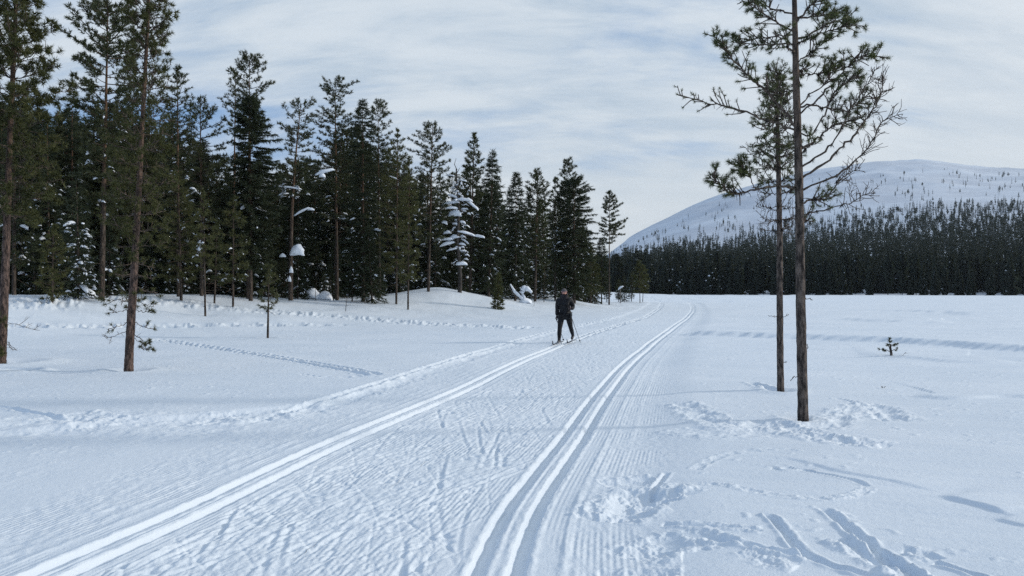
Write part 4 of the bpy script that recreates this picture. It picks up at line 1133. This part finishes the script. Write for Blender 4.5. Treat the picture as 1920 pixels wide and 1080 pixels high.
M_NEEDLE_NEAR = mat('near_pine_needles', (.05, .06, .03), 0.5, needle_fn((0.030, 0.042, 0.022), (0.10, 0.115, 0.045)), 0.3)
M_BRANCH = mat('branch_bark', (0.11, 0.085, 0.068), 0.85, bark_fn((0.05, 0.04, 0.034), (0.17, 0.135, 0.11), (0.17, 0.13, 0.1), 90, 99, 1.6), 0.1)

def crop(cx, cy): return (1240 + cx / 2.571, cy / 2.571)
def CP(*a): return [crop(*p) for p in a]
# --- right pine, nearest to the camera
rp = NearTree('pine_tree', 'nearest pine right of the trail with long bare upswept limbs on its right side', 1505, 10.05,
              [(1506, 792, 21), (1505, 760, 19), (1503, 650, 18), (1501, 560, 17.5), (1500, 450, 16), (1498, 330, 15), (1495, 220, 13.5), (1492, 110, 11.5), (1490, 0, 9), (1488, -130, 6), (1487, -230, 2)], 31, M_BARK, 'pines beside the ski trail')
rp.branch(CP((690, 925), (800, 865), (880, 818), (950, 750), (990, 680), (1015, 605), (1110, 572)), -.3, True, .45, dens=24, r0=.019, lichen=4)
rp.branch(CP((688, 870), (800, 780), (880, 700), (960, 630), (1010, 570), (1060, 500), (1100, 420), (1118, 345)), .25, True, .55, dens=28, r0=.021, lichen=6, spread=1.1)
rp.branch(CP((685, 815), (780, 738), (840, 660), (890, 555), (955, 450), (1008, 345)), -.15, True, .5, dens=20, r0=.018, lichen=5)
rp.branch(CP((682, 725), (740, 680), (800, 638), (860, 590), (920, 560), (990, 560), (1030, 520)), .45, False, .38, dens=30, r0=.018, lichen=6)
rp.branch(CP((672, 640), (720, 660), (770, 560), (800, 470), (850, 420), (900, 400)), -.35, False, .45, dens=34, r0=.014, lichen=4)
rp.branch(CP((675, 520), (740, 505), (830, 515), (920, 520), (1000, 470), (1040, 430)), .3, False, .35, dens=34, r0=.016, lichen=5)
rp.branch(CP((670, 560), (760, 470), (830, 380), (880, 310), (960, 330)), -.5, False, .5, dens=34, r0=.016, lichen=3)
rp.branch(CP((668, 520), (720, 450), (800, 400), (850, 330), (885, 270)), .2, False, .45, dens=36, r0=.014, lichen=3)
rp.branch(CP((660, 365), (720, 345), (790, 335), (840, 300)), .3, False, .5, dens=24, r0=.012, lichen=3)
rp.branch(CP((690, 1040), (745, 1022), (830, 1000), (895, 985), (935, 950), (1000, 938)), -.2, True, .5, dens=24, r0=.014, lichen=4)
rp.branch(CP((690, 985), (770, 955), (840, 925), (890, 855), (950, 822), (1000, 790)), .35, True, .45, dens=26, r0=.014, lichen=3)
rp.branch(CP((655, 195), (740, 150), (830, 95), (900, 70), (945, 50)), .2, False, .3, dens=36, r0=.018, lichen=5)
rp.branch(CP((655, 215), (720, 190), (800, 175), (870, 180)), -.5, False, .35, dens=30, r0=.014, lichen=6)
rp.branch(CP((650, 120), (700, 40), (770, -10), (850, -30)), -.3, False, .25, dens=36, r0=.016, lichen=3)
rp.branch(CP((650, 90), (740, 60), (830, 30), (930, 0)), .5, False, .3, dens=34, r0=.016, lichen=2)
rp.branch(CP((652, 300), (690, 280), (720, 250), (755, 235)), -.4, False, .2, dens=40, r0=.01, lichen=2)
rp.branch(CP((660, 330), (700, 320), (740, 290)), .4, False, .2, dens=36, r0=.009, lichen=2)
# left side
rp.branch(CP((648, 620), (560, 505), (480, 420), (400, 370), (340, 310), (280, 240), (232, 195)), -.2, False, .22, dens=36, r0=.022, lichen=3)
rp.branch(CP((652, 630), (520, 580), (440, 540), (330, 510), (230, 478), (95, 435)), .2, False, .42, dens=22, r0=.018, needles=16, tuft=.042, lichen=2)
rp.branch(CP((660, 915), (560, 898), (430, 922), (345, 945), (265, 905), (215, 860)), -.25, False, .5, dens=36, r0=.02, lichen=7, needles=30)
rp.branch(CP((655, 905), (560, 895), (430, 920), (400, 860), (340, 820)), -.3, False, .7, dens=40, r0=.012)
rp.branch(CP((645, 215), (560, 203), (490, 200), (385, 185)), .2, False, .25, dens=34, r0=.015, lichen=3)
rp.branch(CP((645, 160), (540, 112), (455, 72), (390, 20)), -.2, False, .25, dens=34, r0=.015, lichen=2)
rp.branch(CP((645, 250), (590, 260), (560, 235), (500, 240)), -.5, False, .3, dens=26, r0=.011, lichen=3)
rp.branch(CP((643, 70), (560, 25), (500, -15), (420, -40)), .35, False, .25, dens=34, r0=.015, lichen=2)
rp.branch(CP((650, 170), (580, 150), (500, 140), (420, 130)), .6, False, .3, dens=32, r0=.013, lichen=3)
rp.branch(CP((655, 440), (620, 420), (590, 430), (560, 420)), .4, False, .3, dens=26, r0=.009, lichen=2)
rp.branch(CP((650, 570), (610, 540), (580, 560), (540, 590)), .5, False, .3, dens=30, r0=.01, lichen=2)
rp.branch(CP((665, 760), (690, 720), (720, 700)), -.2, False, .3, dens=34, r0=.008, lichen=3)
rp.branch(CP((675, 960), (710, 965), (760, 960)), -.3, False, .3, dens=40, r0=.008, lichen=3)
rp.branch(CP((670, 1070), (710, 1060), (760, 1060)), .3, False, .3, dens=40, r0=.008, lichen=3)
for (x0, y0, x1, y1) in ((1513, 560, 1522, 562), (1493, 700, 1481, 712), (1511, 648, 1514, 650), (1492, 535, 1489, 536)):
    rp.branch([(x0, y0), ((x0 + x1) / 2, (y0 + y1) / 2), (x1, y1)], -.05, True, .9, dens=1, r0=.006)
for y, wl, wr in ((-30, 75, 80), (-80, 60, 60), (-130, 42, 42), (-175, 26, 26), (-210, 14, 14)):
    rp.whorl(y, wl, wr, 5, .35, start=.25, dens=34, r0=.012)
# --- its slimmer neighbour
sp2 = NearTree('pine_tree', 'slimmer shorter pine just behind and left of the nearest pine', 1463, 12.96,
               [(1464, 736, 13.5), (1463, 700, 12.5), (1462, 560, 11.5), (1462, 440, 10.5), (1460, 330, 9), (1458, 240, 6.5), (1457, 180, 4), (1457, 142, 2)], 41, M_BARK, 'pines beside the ski trail')
for y, wl, wr, n, el in ((150, 10, 10, 5, .9), (166, 16, 16, 5, .7), (184, 22, 22, 6, .5), (204, 30, 28, 6, .4), (226, 38, 30, 6, .3), (250, 42, 32, 5, .2), (276, 44, 36, 6, .15), (296, 46, 38, 6, .1), (318, 52, 36, 5, .1), (340, 44, 40, 4, 0), (364, 36, 36, 3, 0)):
    sp2.whorl(y, wl, wr, n, el, start=.25, dens=26, r0=.010, tuft=.06, needles=24, lichen=1)
for y, wl, wr, n in ((388, 40, 40, 4), (412, 48, 40, 4), (432, 45, 35, 3)):
    sp2.whorl(y, wl, wr, n, -.15, bare=True, start=.4, dens=18, r0=.009, lichen=2)
sp2.branch([(1460, 322), (1440, 310), (1420, 295), (1404, 285), (1391, 272)], 0, True, .75, dens=5, r0=.010)
for (x0, y0, x1, y1) in ((1456, 595, 1438, 592), (1468, 595, 1477, 589), (1468, 680, 1472, 678)):
    sp2.branch([(x0, y0), ((x0 + x1) / 2, (y0 + y1) / 2), (x1, y1)], -.05, True, .9, dens=1, r0=.006)
# --- left near pine
lp = NearTree('pine_tree', 'near pine on the left with reddish trunk and thin low tufted branches', 242, 16.2,
              [(241, 699, 17.5), (242, 670, 15.5), (246, 600, 15), (252, 500, 13), (259, 380, 10.5), (265, 260, 8.5), (271, 150, 7), (277, 40, 5.5), (281, -60, 4), (284, -150, 2)], 51, M_BARK_RED, 'near pines left of the trail')
for y, wl, wr, n, el in ((-140, 14, 14, 5, .9), (-110, 22, 22, 5, .7), (-75, 28, 28, 5, .6), (-40, 32, 32, 5, .55), (-10, 36, 36, 5, .5), (15, 38, 38, 6, .5), (38, 38, 40, 6, .4), (62, 34, 42, 6, .4), (88, 32, 48, 6, .35), (112, 36, 38, 6, .3), (140, 44, 42, 6, .25), (168, 48, 48, 6, .2), (196, 50, 50, 6, .15), (224, 52, 52, 6, .1), (252, 54, 54, 6, .05), (282, 56, 56, 6, .0), (312, 58, 58, 6, 0), (342, 58, 60, 6, -.05), (372, 56, 60, 6, -.1), (402, 54, 60, 5, -.1), (432, 50, 58, 5, -.1), (462, 46, 54, 4, -.15)):
    lp.whorl(y, wl, wr, n, el, start=.25, dens=18, r0=.012, tuft=.10, needles=22, wid=.013, spread=1.2, mat_n=M_OLIVE)
for y, wl, wr, n in ((490, 45, 55, 4), (512, 50, 55, 4), (535, 55, 55, 5), (556, 60, 60, 4), (578, 60, 50, 3), (600, 52, 42, 3)):
    lp.whorl(y, wl, wr, n, -.45, start=.6, dens=8, r0=.009, tuft=.075, needles=22, wid=.009, mat_n=M_OLIVE)
lp.branch([(254, 625), (266, 632), (274, 642), (282, 645), (293, 642)], -.3, False, .55, dens=14, r0=.009, tuft=.075, needles=24, wid=.009, mat_n=M_OLIVE)
lp.branch([(255, 628), (268, 645), (275, 655), (286, 652)], -.2, False, .6, dens=14, r0=.007, tuft=.07, needles=24, wid=.009, mat_n=M_OLIVE)
lp.branch([(243, 622), (228, 625), (214, 632), (208, 634)], -.2, True, .5, dens=8, r0=.008)
# --- leftmost pine, half out of the frame
ep = NearTree('pine_tree', 'leftmost pine cut by the picture edge with dense ragged green crown', 3, 18.0,
              [(0, 684, 20), (3, 660, 17), (6, 600, 15.5), (11, 480, 13.5), (15, 350, 11), (20, 220, 9), (26, 90, 7.5), (30, -40, 5.5), (34, -150, 2.5)], 61, M_BARK_RED, 'near pines left of the trail')
for y, wl, wr, n, el in ((-140, 16, 16, 5, .9), (-110, 26, 26, 5, .7), (-78, 36, 34, 5, .6), (-46, 44, 42, 5, .55), (-15, 50, 46, 6, .5), (18, 55, 52, 6, .45), (50, 60, 40, 6, .4), (84, 62, 70, 6, .35), (116, 65, 82, 6, .3), (148, 68, 90, 6, .3), (180, 70, 96, 6, .2), (212, 74, 88, 6, .15), (244, 76, 84, 6, .1), (276, 78, 82, 6, .05), (308, 80, 80, 6, 0), (340, 80, 78, 5, -.05), (372, 76, 70, 5, -.1), (404, 70, 60, 4, -.1)):
    ep.whorl(y, wl, wr, n, el, start=.25, dens=18, r0=.014, tuft=.13, needles=26, wid=.018, spread=1.35, mat_n=M_OLIVE)
ep.branch([(8, 590), (18, 600), (26, 597)], -.4, False, .3, dens=30, r0=.009, tuft=.10, needles=24, wid=.012, mat_n=M_OLIVE)
ep.branch([(8, 640), (20, 642), (30, 650), (40, 655)], -.3, True, .4, dens=10, r0=.008)
ep.branch([(6, 650), (14, 655), (20, 660)], -.6, False, .3, dens=30, r0=.008, tuft=.10, needles=24, wid=.012, mat_n=M_OLIVE)
ep.branch([(5, 665), (12, 672), (18, 678)], -.6, False, .3, dens=30, r0=.008, tuft=.10, needles=24, wid=.012, mat_n=M_OLIVE)
ep.branch([(8, 605), (26, 608), (44, 615), (60, 620)], .2, True, .4, dens=8, r0=.008)
# --- the tiny sapling alone on the bog
ts = NearTree('pine_sapling', 'tiny pine sapling alone on the open snow right of the two pines', 1670, 19.4,
              [(1671, 672, 5), (1671, 662, 4.5), (1669, 652, 4), (1670, 645, 3)], 71, M_BARK)
for pts, dy in (([(1671, 660), (1662, 656), (1652, 655)], .05), ([(1671, 658), (1678, 656), (1683, 654)], -.05), ([(1670, 650), (1676, 647), (1682, 644)], .05), ([(1670, 648), (1668, 642), (1669, 637)], 0), ([(1670, 652), (1664, 648), (1662, 644)], -.05)):
    ts.branch(pts, dy, False, .45, tuft=.055, dens=22, r0=.011, needles=26, wid=.009, spread=.25, mat_n=M_OLIVE)
ts.branch([(1671, 667), (1680, 669), (1690, 671)], -.05, True, .6, dens=10, r0=.006)
# twigs lying on the snow
for (x, y, lab) in ((1656, 727, 'dark twig tip poking out of the snow right of the nearest pine'),):
    c = G(x, y); g = Geo(); rr = np.random.default_rng(int(x))
    for k in range(3):
        g.tube(bend_line((rr.normal() * .015, rr.normal() * .02, 0), (rr.normal(), rr.normal(), .8), .06, 4, rr, -.3, .3) * .6, [.007, .006, .005, .003], 4)
    o = link('twig', g.mesh('twig', M_TWIG), None, (c[0], c[1], ground_z(*c) + .015)); tag(o, lab, 'twig', 'bits fallen on the snow')
# ------------------------------------------------------------------ the far forest across the bog
def far_tree(rng, H, W, layers, spikes, snow=0.0, g=None, at=(0, 0, 0), pine=False):
    """ragged dark conifer: drooping triangular sprays in layers, some with snow lying on them"""
    g = g or Geo(); at = np.array(at); V, M = [], []
    V += [[at + [-.12, 0, -1.5], at + [.12, 0, -1.5], at + [0, 0, H * .9]], [at + [0, -.12, -1.5], at + [0, .12, -1.5], at + [0, 0, H * .9]]]; M += [0, 0]
    asym = rng.uniform(.75, 1.2, 6)
    for i in range(layers):
        f = i / (layers - 1); z = H * (1 - f * .93)
        w_ = W * (.10 + .9 * f**.8) * (1 - .25 * max(0, f - .8) / .2) * rng.uniform(.75, 1.15)
        if pine: z = H * (1 - f * .72); w_ = W * (.25 + .85 * math.sin(PI * min(1, f * .9 + .08))**.7) * rng.uniform(.55, 1.15)
        ph = rng.uniform(0, 6.28)
        for k in range(spikes):
            az = ph + (k + rng.uniform(-.3, .3)) * 2 * PI / spikes; L = w_ * rng.uniform(.55, 1.2) * asym[int(az * 6 / 6.2832) % 6]
            c, s = math.cos(az), math.sin(az); hw = .28 * L + .12
            tip = at + [c * L, s * L, z - .32 * L - rng.uniform(0, .25)]
            a = at + [-s * hw, c * hw, z + .15]; b = at + [s * hw, -c * hw, z + .15]; lo = at + [c * L * .55, s * L * .55, z - .55 - .5 * L]
            V += [[a, b, tip], [a, lo, tip]]; M += [0, 0]
            if snow and rng.random() < snow * (0.35 + .9 * f):
                q = tip * .6 + (a + b) * .2 + [0, 0, .06 + .05 * L]; d = .10 + .16 * L * rng.random()
                V += [[q + [-d, -d * .3, 0], q + [d, -d * .3, .02], q + [0, d * .4, d * .7]], [q + [-d * .8, -d * .3, -.02], q + [0, d * .4, d * .65], q + [d * .6, -d * .5, -d * .5]]]; M += [1, 1]
    V = np.array(V).reshape(-1, 3); Fc = np.arange(len(V)).reshape(-1, 3); M = np.array(M)
    g.add(V[np.repeat(M == 0, 3)], np.arange((M == 0).sum() * 3).reshape(-1, 3), 0)
    if (M == 1).any(): g.add(V[np.repeat(M == 1, 3)], np.arange((M == 1).sum() * 3).reshape(-1, 3), 1)
    return g
FARM = [M_FAR, M_CLUMP]
rng = np.random.default_rng(2024)
FV_ = []
for k in range(12):
    H = 12.0
    g = far_tree(rng, H, [1.6, 2.1, 1.4, 1.9, 2.5, 1.7][k % 6], 17, 8, [.05, .10, .03, .16, .08, .05][k % 6], pine=k % 3 == 2)
    FV_.append(g.mesh('spruce_tree', None, False, FARM))
n = 0
while n < 280:
    x = rng.uniform(1085, 2080); D = 247 + 26 * rng.random()**1.3
    k = int(rng.integers(0, 12)); s = rng.uniform(.5, 1.2) if rng.random() < .75 else rng.uniform(.25, .5)
    X = gx(x, D)
    z = float(fell_z(np.array([x]), np.array([D]))[0])
    o = link('conifer_tree', FV_[k], None, (X, D, z), (0, 0, rng.uniform(0, 6.28)), (s * rng.uniform(.9, 1.25), s * rng.uniform(.9, 1.25), s))
    tag(o, 'dark snow-dusted conifer in the front edge of the forest across the bog', 'conifer', 'front edge of the forest across the bog')
    n += 1
g = Geo()
for j in range(7600):
    D = 262 + 640 * rng.random()**1.1; x = rng.uniform(1020, 2160)
    if D > 760 and rng.random() < .4: continue
    yb = np.interp(x, for_px[:, 0], for_px[:, 1])
    z = float(fell_z(np.array([x]), np.array([D]))[0])
    H = (rng.uniform(7, 12.5) if rng.random() < .8 else rng.uniform(11, 16)) * (1 if D < 600 else .85) * (1 + .45 * pnoise(np.array([x / 33.0]), np.array([D / 45.0]))[0])
    lay, spk = (11, 5) if D < 330 else ((8, 4) if D < 480 else (7, 3))
    far_tree(rng, H, rng.uniform(1.4, 2.4), lay, spk, .07 if D < 420 else .16, g, (gx(x, D), D, z - .3), rng.random() < .35)
# scattered trees up the fell
for j in range(1200):
    D = 820 + 720 * rng.random()**2.4; x = rng.uniform(1150, 2160)
    if x < 1480 and D > 1400: continue
    if pnoise(np.array([x / 24.0]), np.array([D / 70.0]))[0] < -0.1 + .3 * (D - 820) / 900: continue
    z = float(fell_z(np.array([x]), np.array([D]))[0])
    far_tree(rng, rng.uniform(5, 11), rng.uniform(1.0, 1.8), 6, 4, .03, g, (gx(x, D), D, z - .5), rng.random() < .5)
o = link('far_forest', g.mesh('far_forest', None, False, FARM)); o['kind'] = 'stuff'
o['label'] = 'dark conifer forest climbing the foot of the fell'
# ------------------------------------------------------------------ the skier
PD = 25.3
PXc = gx(1060, PD)
hx = (float(XL(np.array([PD + 1.0]))[0]) - float(XL(np.array([PD - 1.0]))[0])) / 2.0
heading = math.atan(hx)                     # the track's lean from +Y towards +X
px0 = float(XL(np.array([PD]))[0])
zt0 = ground_z(px0, PD) - 0.05
person = thing('person', 'skier in black jacket and tights with grey hat gliding along the left track', 'person', (px0, PD, zt0), -heading)
# local frame: +X is the photo's right, -Y towards the viewer along the track
M_SKIN = mat('skin', (0.55, 0.30, 0.24), 0.5)
M_JACKET = mat('black_jacket', (0.006, 0.0065, 0.009), 0.7, lambda t, b: bump(t, b, t.noise(t.n('ShaderNodeTexCoord').outputs['Object'], 16, 4), .5, .02))
M_TIGHTS = mat('black_tights', (0.006, 0.006, 0.008), 0.7)
M_SCARF = mat('dark_scarf', (0.018, 0.016, 0.02), 0.9)
M_HAT = mat('grey_knit_hat', (0.10, 0.095, 0.10), 0.95, lambda t, b: bump(t, b, t.noise(t.n('ShaderNodeTexCoord').outputs['Object'], 90, 3), .6, .01))
M_BAND = mat('pink_hat_band', (0.26, 0.15, 0.15), 0.95)
M_BOOT = mat('ski_boot', (0.03, 0.03, 0.034), 0.4)
M_SOLE = mat('boot_trim', (0.45, 0.46, 0.48), 0.5)
M_GLOVE = mat('dark_glove', (0.02, 0.014, 0.018), 0.8)
M_SKI = mat('ski_top', (0.05, 0.05, 0.06), 0.3)
M_POLE = mat('pole_shaft', (0.03, 0.035, 0.04), 0.35)
M_CORK = mat('pole_grip', (0.05, 0.045, 0.04), 0.8)

def skinned(name, verts, edges, radii, material, parent, sub=2, root=0):
    me = bpy.data.meshes.new(name); me.from_pydata(verts, edges, []); me.update()
    o = link(name, me, parent)
    m = o.modifiers.new('Skin', 'SKIN'); m.use_smooth_shade = True
    for i, r in enumerate(radii):
        sv = me.skin_vertices[0].data[i]; sv.radius = r if isinstance(r, tuple) else (r, r); sv.use_root = (i == root)
    s = o.modifiers.new('Subsurf', 'SUBSURF'); s.levels = sub; s.render_levels = sub
    dg = bpy.context.evaluated_depsgraph_get(); dg.update()
    me2 = bpy.data.meshes.new_from_object(o.evaluated_get(dg)); o.modifiers.clear(); o.data = me2
    me2.materials.clear(); me2.materials.append(material)
    me2.polygons.foreach_set('use_smooth', np.ones(len(me2.polygons), bool))
    return o

# joints
HIP = (0.02, 0.02, 0.90)
hipL, kneeL, ankL = (-0.10, 0.0, 0.86), (-0.115, -0.20, 0.50), (-0.13, -0.24, 0.13)     # forward leg (photo left)
hipR, kneeR, ankR = (0.125, 0.05, 0.86), (0.165, 0.18, 0.52), (0.175, 0.56, 0.24)          # trailing leg, heel lifted
shL, elL, haL = (-0.185, 0.0, 1.36), (-0.235, 0.06, 1.09), (-0.235, -0.02, 0.82)
shR, elR, haR = (0.195, 0.0, 1.37), (0.265, 0.03, 1.12), (0.19, -0.23, 1.13)
body_v = [HIP, (0.015, 0.02, 1.02), (0.01, 0.0, 1.18), (0.005, -0.02, 1.33), (0.0, -0.02, 1.42), (0, -0.03, 1.50), (0, -0.05, 1.60), (0, -0.05, 1.635),
          hipL, kneeL, ankL, hipR, kneeR, ankR, shL, elL, tuple(.25 * np.array(elL) + .75 * np.array(haL)), shR, elR, tuple(.25 * np.array(elR) + .75 * np.array(haR))]
body_e = [(0, 1), (1, 2), (2, 3), (3, 4), (4, 5), (5, 6), (6, 7), (0, 8), (8, 9), (9, 10), (0, 11), (11, 12), (12, 13), (4, 14), (14, 15), (15, 16), (4, 17), (17, 18), (18, 19)]
body_r = [(.09, .07), (.08, .06), (.09, .07), (.09, .07), (.05, .05), .05, (.075, .085), (.06, .065), .06, .045, .034, .06, .045, .034, .035, .035, .03, .035, .035, .03]
link_body = skinned('body', body_v, body_e, body_r, M_SKIN, person, 2, 0)
# tights over hips and legs
tv = [(0.02, 0.02, 0.92), hipL, (-.105, -.10, .68), kneeL, (-.123, -.235, .32), ankL, hipR, (.145, .11, .69), kneeR, (.172, .38, .38), ankR]
skinned('tights', tv, [(0, 1), (1, 2), (2, 3), (3, 4), (4, 5), (0, 6), (6, 7), (7, 8), (8, 9), (9, 10)], [(.165, .13), .12, .104, .076, .076, .052, .12, .104, .076, .076, .052], M_TIGHTS, person)
# jacket with both sleeves
jv = [(0.02, 0.02, 0.84), (0.018, 0.02, 0.97), (0.012, 0.01, 1.10), (0.005, -.01, 1.25), (0, -.02, 1.37), (0, -.02, 1.46), shL, (-.235, .03, 1.22), elL, (-.245, .02, .96), (-.235, -.01, .865), shR, (.26, .02, 1.24), elR, (.25, -.08, 1.11), (.215, -.165, 1.125)]
skinned('jacket', jv, [(0, 1), (1, 2), (2, 3), (3, 4), (4, 5), (4, 6), (6, 7), (7, 8), (8, 9), (9, 10), (4, 11), (11, 12), (12, 13), (13, 14), (14, 15)], [(.21, .16), (.20, .155), (.182, .15), (.198, .16), (.175, .145), (.105, .105), (.105, .10), .085, .072, .064, .054, (.105, .10), .085, .075, .066, .056], M_JACKET, person, 2, 2)
skinned('scarf', [(0, -.035, 1.42), (0, -.04, 1.47), (0, -.05, 1.52)], [(0, 1), (1, 2)], [(.12, .12), (.118, .12), (.092, .10)], M_SCARF, person, 2, 1)
# face: nose, eyes, mouth on the head
g = Geo()
V, Fc = ICO1b; hc = np.array([0, -.055, 1.60])
hv = V * [.073, .092, .105]; hv[:, 1] -= np.where(V[:, 1] < 0, .012 * np.exp(-((V[:, 2] + .45) / .3)**2), 0); g.add(hv + hc, Fc)
nv = V * [.013, .02, .024]; g.add(nv + hc + [0, -.096, -.008], Fc)
for sx in (-1, 1): g.add(V * [.012, .018, .024] + hc + [sx * .073, .005, -.01], Fc)
head = link('head', g.mesh('head', M_SKIN), person)
M_EYE = mat('dark_eye', (.02, .015, .012), .3); M_LIP = mat('lips', (.34, .12, .11), .5)
for sx in (-1, 1):
    g = Geo(); g.add(V * [.011, .006, .007] + hc + [sx * .03, -.089, .012], Fc); link('eye', g.mesh('eye', M_EYE), head)
g = Geo(); g.add(V * [.022, .006, .007] + hc + [0, -.098, -.05], Fc); link('mouth', g.mesh('mouth', M_LIP), head)
g = Geo(); hv = V * [.088, .108, .095]; hv[:, 2] = np.where(V[:, 2] < -.1, -.0095, hv[:, 2]); g.add(hv + hc + [0, .008, .052], Fc); hat = link('hat', g.mesh('hat', M_HAT), person)
g = Geo(); g.tube(np.array([[0, .006, z] for z in (1.617, 1.622, 1.65, 1.655)]) + [0, -.055, 0], [.084, .09, .09, .084], 24, False); bo_ = g.mesh('hat_band', M_BAND); o = link('hat_band', bo_, hat); o.scale = (1, 1.16, 1); o.location = (0, .012, 0)
# hair at the neck, both sides
g = Geo()
for sx in (-1, 1): g.add(V * [.018, .03, .06] + hc + [sx * .072, .03, -.03], Fc)
link('hair', g.mesh('hair', mat('brown_hair', (.06, .035, .022), .6)), person)
# gloves: palm, four fingers curled round the grip, thumb
def glove(c, sgn):
    vs = [tuple(c), (c[0], c[1] - .03, c[2] - .045), (c[0], c[1] - .04, c[2] - .085)]; es = [(0, 1), (1, 2)]; rs = [(.03, .024), (.042, .024), (.04, .022)]
    o = skinned('glove', vs, es, rs, M_GLOVE, person, 1, 1)
    for k in range(4):
        y0 = c[1] - .07 + k * .022; L = (.9, 1.0, .95, .8)[k]
        p = [(c[0] + sgn * .03, y0, c[2] - .095), (c[0] + sgn * .01, y0 - .002, c[2] - .128 * L - .0), (c[0] - sgn * .018, y0, c[2] - .128 * L), (c[0] - sgn * .028, y0, c[2] - .105)]
        skinned('finger', p, [(0, 1), (1, 2), (2, 3)], [.0105, .010, .0095, .0085], M_GLOVE, o, 1, 0)
    p = [(c[0] - sgn * .02, c[1] - .05, c[2] - .05), (c[0] - sgn * .042, c[1] - .072, c[2] - .075), (c[0] - sgn * .02, c[1] - .085, c[2] - .10)]
    skinned('thumb', p, [(0, 1), (1, 2)], [.0125, .0115, .0095], M_GLOVE, o, 1, 0)
glove(np.array(haL) + [0, 0, .055], 1); glove(np.array(haR) + [0, 0.02, .04], -1)
# boots
def boot(ank, toe_dir, pitch):
    g = Geo(); a = np.array(ank)
    d = np.array([0, -math.cos(pitch), -math.sin(pitch)]); up = np.array([0, -math.sin(pitch), math.cos(pitch)])
    prof = [(-.075, .045, .045), (-.03, .05, .05), (.04, .043, .045), (.11, .036, .046), (.165, .026, .04), (.195, .014, .02)]
    P = np.array([a - up * .055 + d * p[0] + up * (p[1] - .03) for p in prof]); 
    g.tube(P, [p[2] for p in prof], 10); 
    g.tube(np.array([a - up * .05 - d * .02, a + up * .03, a + up * .08]), [.052, .052, .05], 10, False)
    o = link('boot', g.mesh('boot', M_BOOT), person)
    s = Geo(); PS = np.array([a - up * .092 + d * t for t in (-.08, 0, .1, .19)]); s.tube(PS, [.03, .036, .036, .022], 6); link('boot_sole', s.mesh('boot_sole', M_SOLE), o)
    return a - up * .10 + d * .19
toeL = boot(ankL, 0, 0.0); toeR = boot(ankR, 0, .35)
# skis, poles: held or worn, so each a thing of its own; placed in the skier's frame
def to_world(p):
    c, s = math.cos(-heading), math.sin(-heading)
    return (px0 + p[0] * c - p[1] * s, PD + p[0] * s + p[1] * c, zt0 + p[2])
def ski(x, ytoe, label):
    g = Geo(); t = np.linspace(-1.0, 0.85, 24)           # forward is -Y
    z = .028 + .02 * np.exp(-(t / .5)**2) + .13 * np.clip((.55 * 0 - t - .84) / .16, 0, 1)**1.6
    hw = .022 + .003 * np.abs(t); hw[0] = .008; hw[1] = .017
    V = np.concatenate([np.stack([-hw, t, z], 1), np.stack([hw, t, z], 1), np.stack([-hw, t, z + .016], 1), np.stack([hw, t, z + .016], 1)]); n_ = 24; Q = []
    for k in range(n_ - 1):
        a, b, c_, d = k, n_ + k, 2 * n_ + k, 3 * n_ + k
        Q += [[a, a + 1, b + 1, b], [c_, d, d + 1, c_ + 1], [a, c_, c_ + 1, a + 1], [b, b + 1, d + 1, d]]
    g.add(V, Q); g.add([V[0], V[n_], V[3 * n_], V[2 * n_]], [[0, 1, 2, 3]])
    r = thing('ski', label, 'ski', to_world((x, ytoe, 0)), -heading, 'pair of skis')
    link('ski_blade', g.mesh('ski_blade', M_SKI, False), r)
    g = Geo(); g.box((-.02, -.03, .052), (.02, .05, .075)); link('binding', g.mesh('binding', M_SOLE, False), r)
ski(toeL[0], toeL[1], 'ski under the forward boot, on the left in the photo')
ski(toeR[0], toeR[1], 'ski under the trailing lifted boot, on the right in the photo')
def pole(hand, tip, label):
    a = np.array(to_world(hand)); b = np.array(to_world(tip)); r = thing('ski_pole', label, 'ski pole', tuple(b), 0, 'pair of ski poles')
    d = (a - b) / np.linalg.norm(a - b)
    g = Geo(); g.tube(np.array([[0, 0, 0], a - b]), [.007, .009], 7); link('shaft', g.mesh('shaft', M_POLE), r)
    g = Geo(); g.tube(np.array([a - b - d * .06, a - b, a - b + d * .08]), [.014, .016, .015], 8); link('grip', g.mesh('grip', M_CORK), r)
    g = Geo(); g.tube(np.array([d * .05, d * .065, d * .075]), [.012, .032, .01], 8); link('basket', g.mesh('basket', M_POLE), r)
pole((haL[0], haL[1] - .045, haL[2] - .09), (-.17, .85, .03), 'ski pole in the lowered hand, trailing behind the skier')
pole((haR[0], haR[1] - .045, haR[2] - .06), (.47, .25, .02), 'ski pole slanting out from the raised bent arm')
# ------------------------------------------------------------------ thin winter haze
HZ = Geo(); HZ.box((-6300, -6300, -3.0), (6300, 6400, float(fz.max()) + 12.0))
mh = bpy.data.materials.new('winter_haze'); mh.use_nodes = True
for n_ in list(mh.node_tree.nodes): mh.node_tree.nodes.remove(n_)
th = NT(mh.node_tree); pv = th.n('ShaderNodeVolumePrincipled'); oh = th.n('ShaderNodeOutputMaterial')
pv.inputs['Color'].default_value = (0.72, 0.85, 1.0, 1); pv.inputs['Density'].default_value = 0.00006; pv.inputs['Anisotropy'].default_value = 0.2
th.l(pv.outputs[0], oh.inputs['Volume'])
ho = link('haze', HZ.mesh('haze', mh, False)); ho['kind'] = 'stuff'; ho['label'] = 'thin cold haze over the bog and the fell'
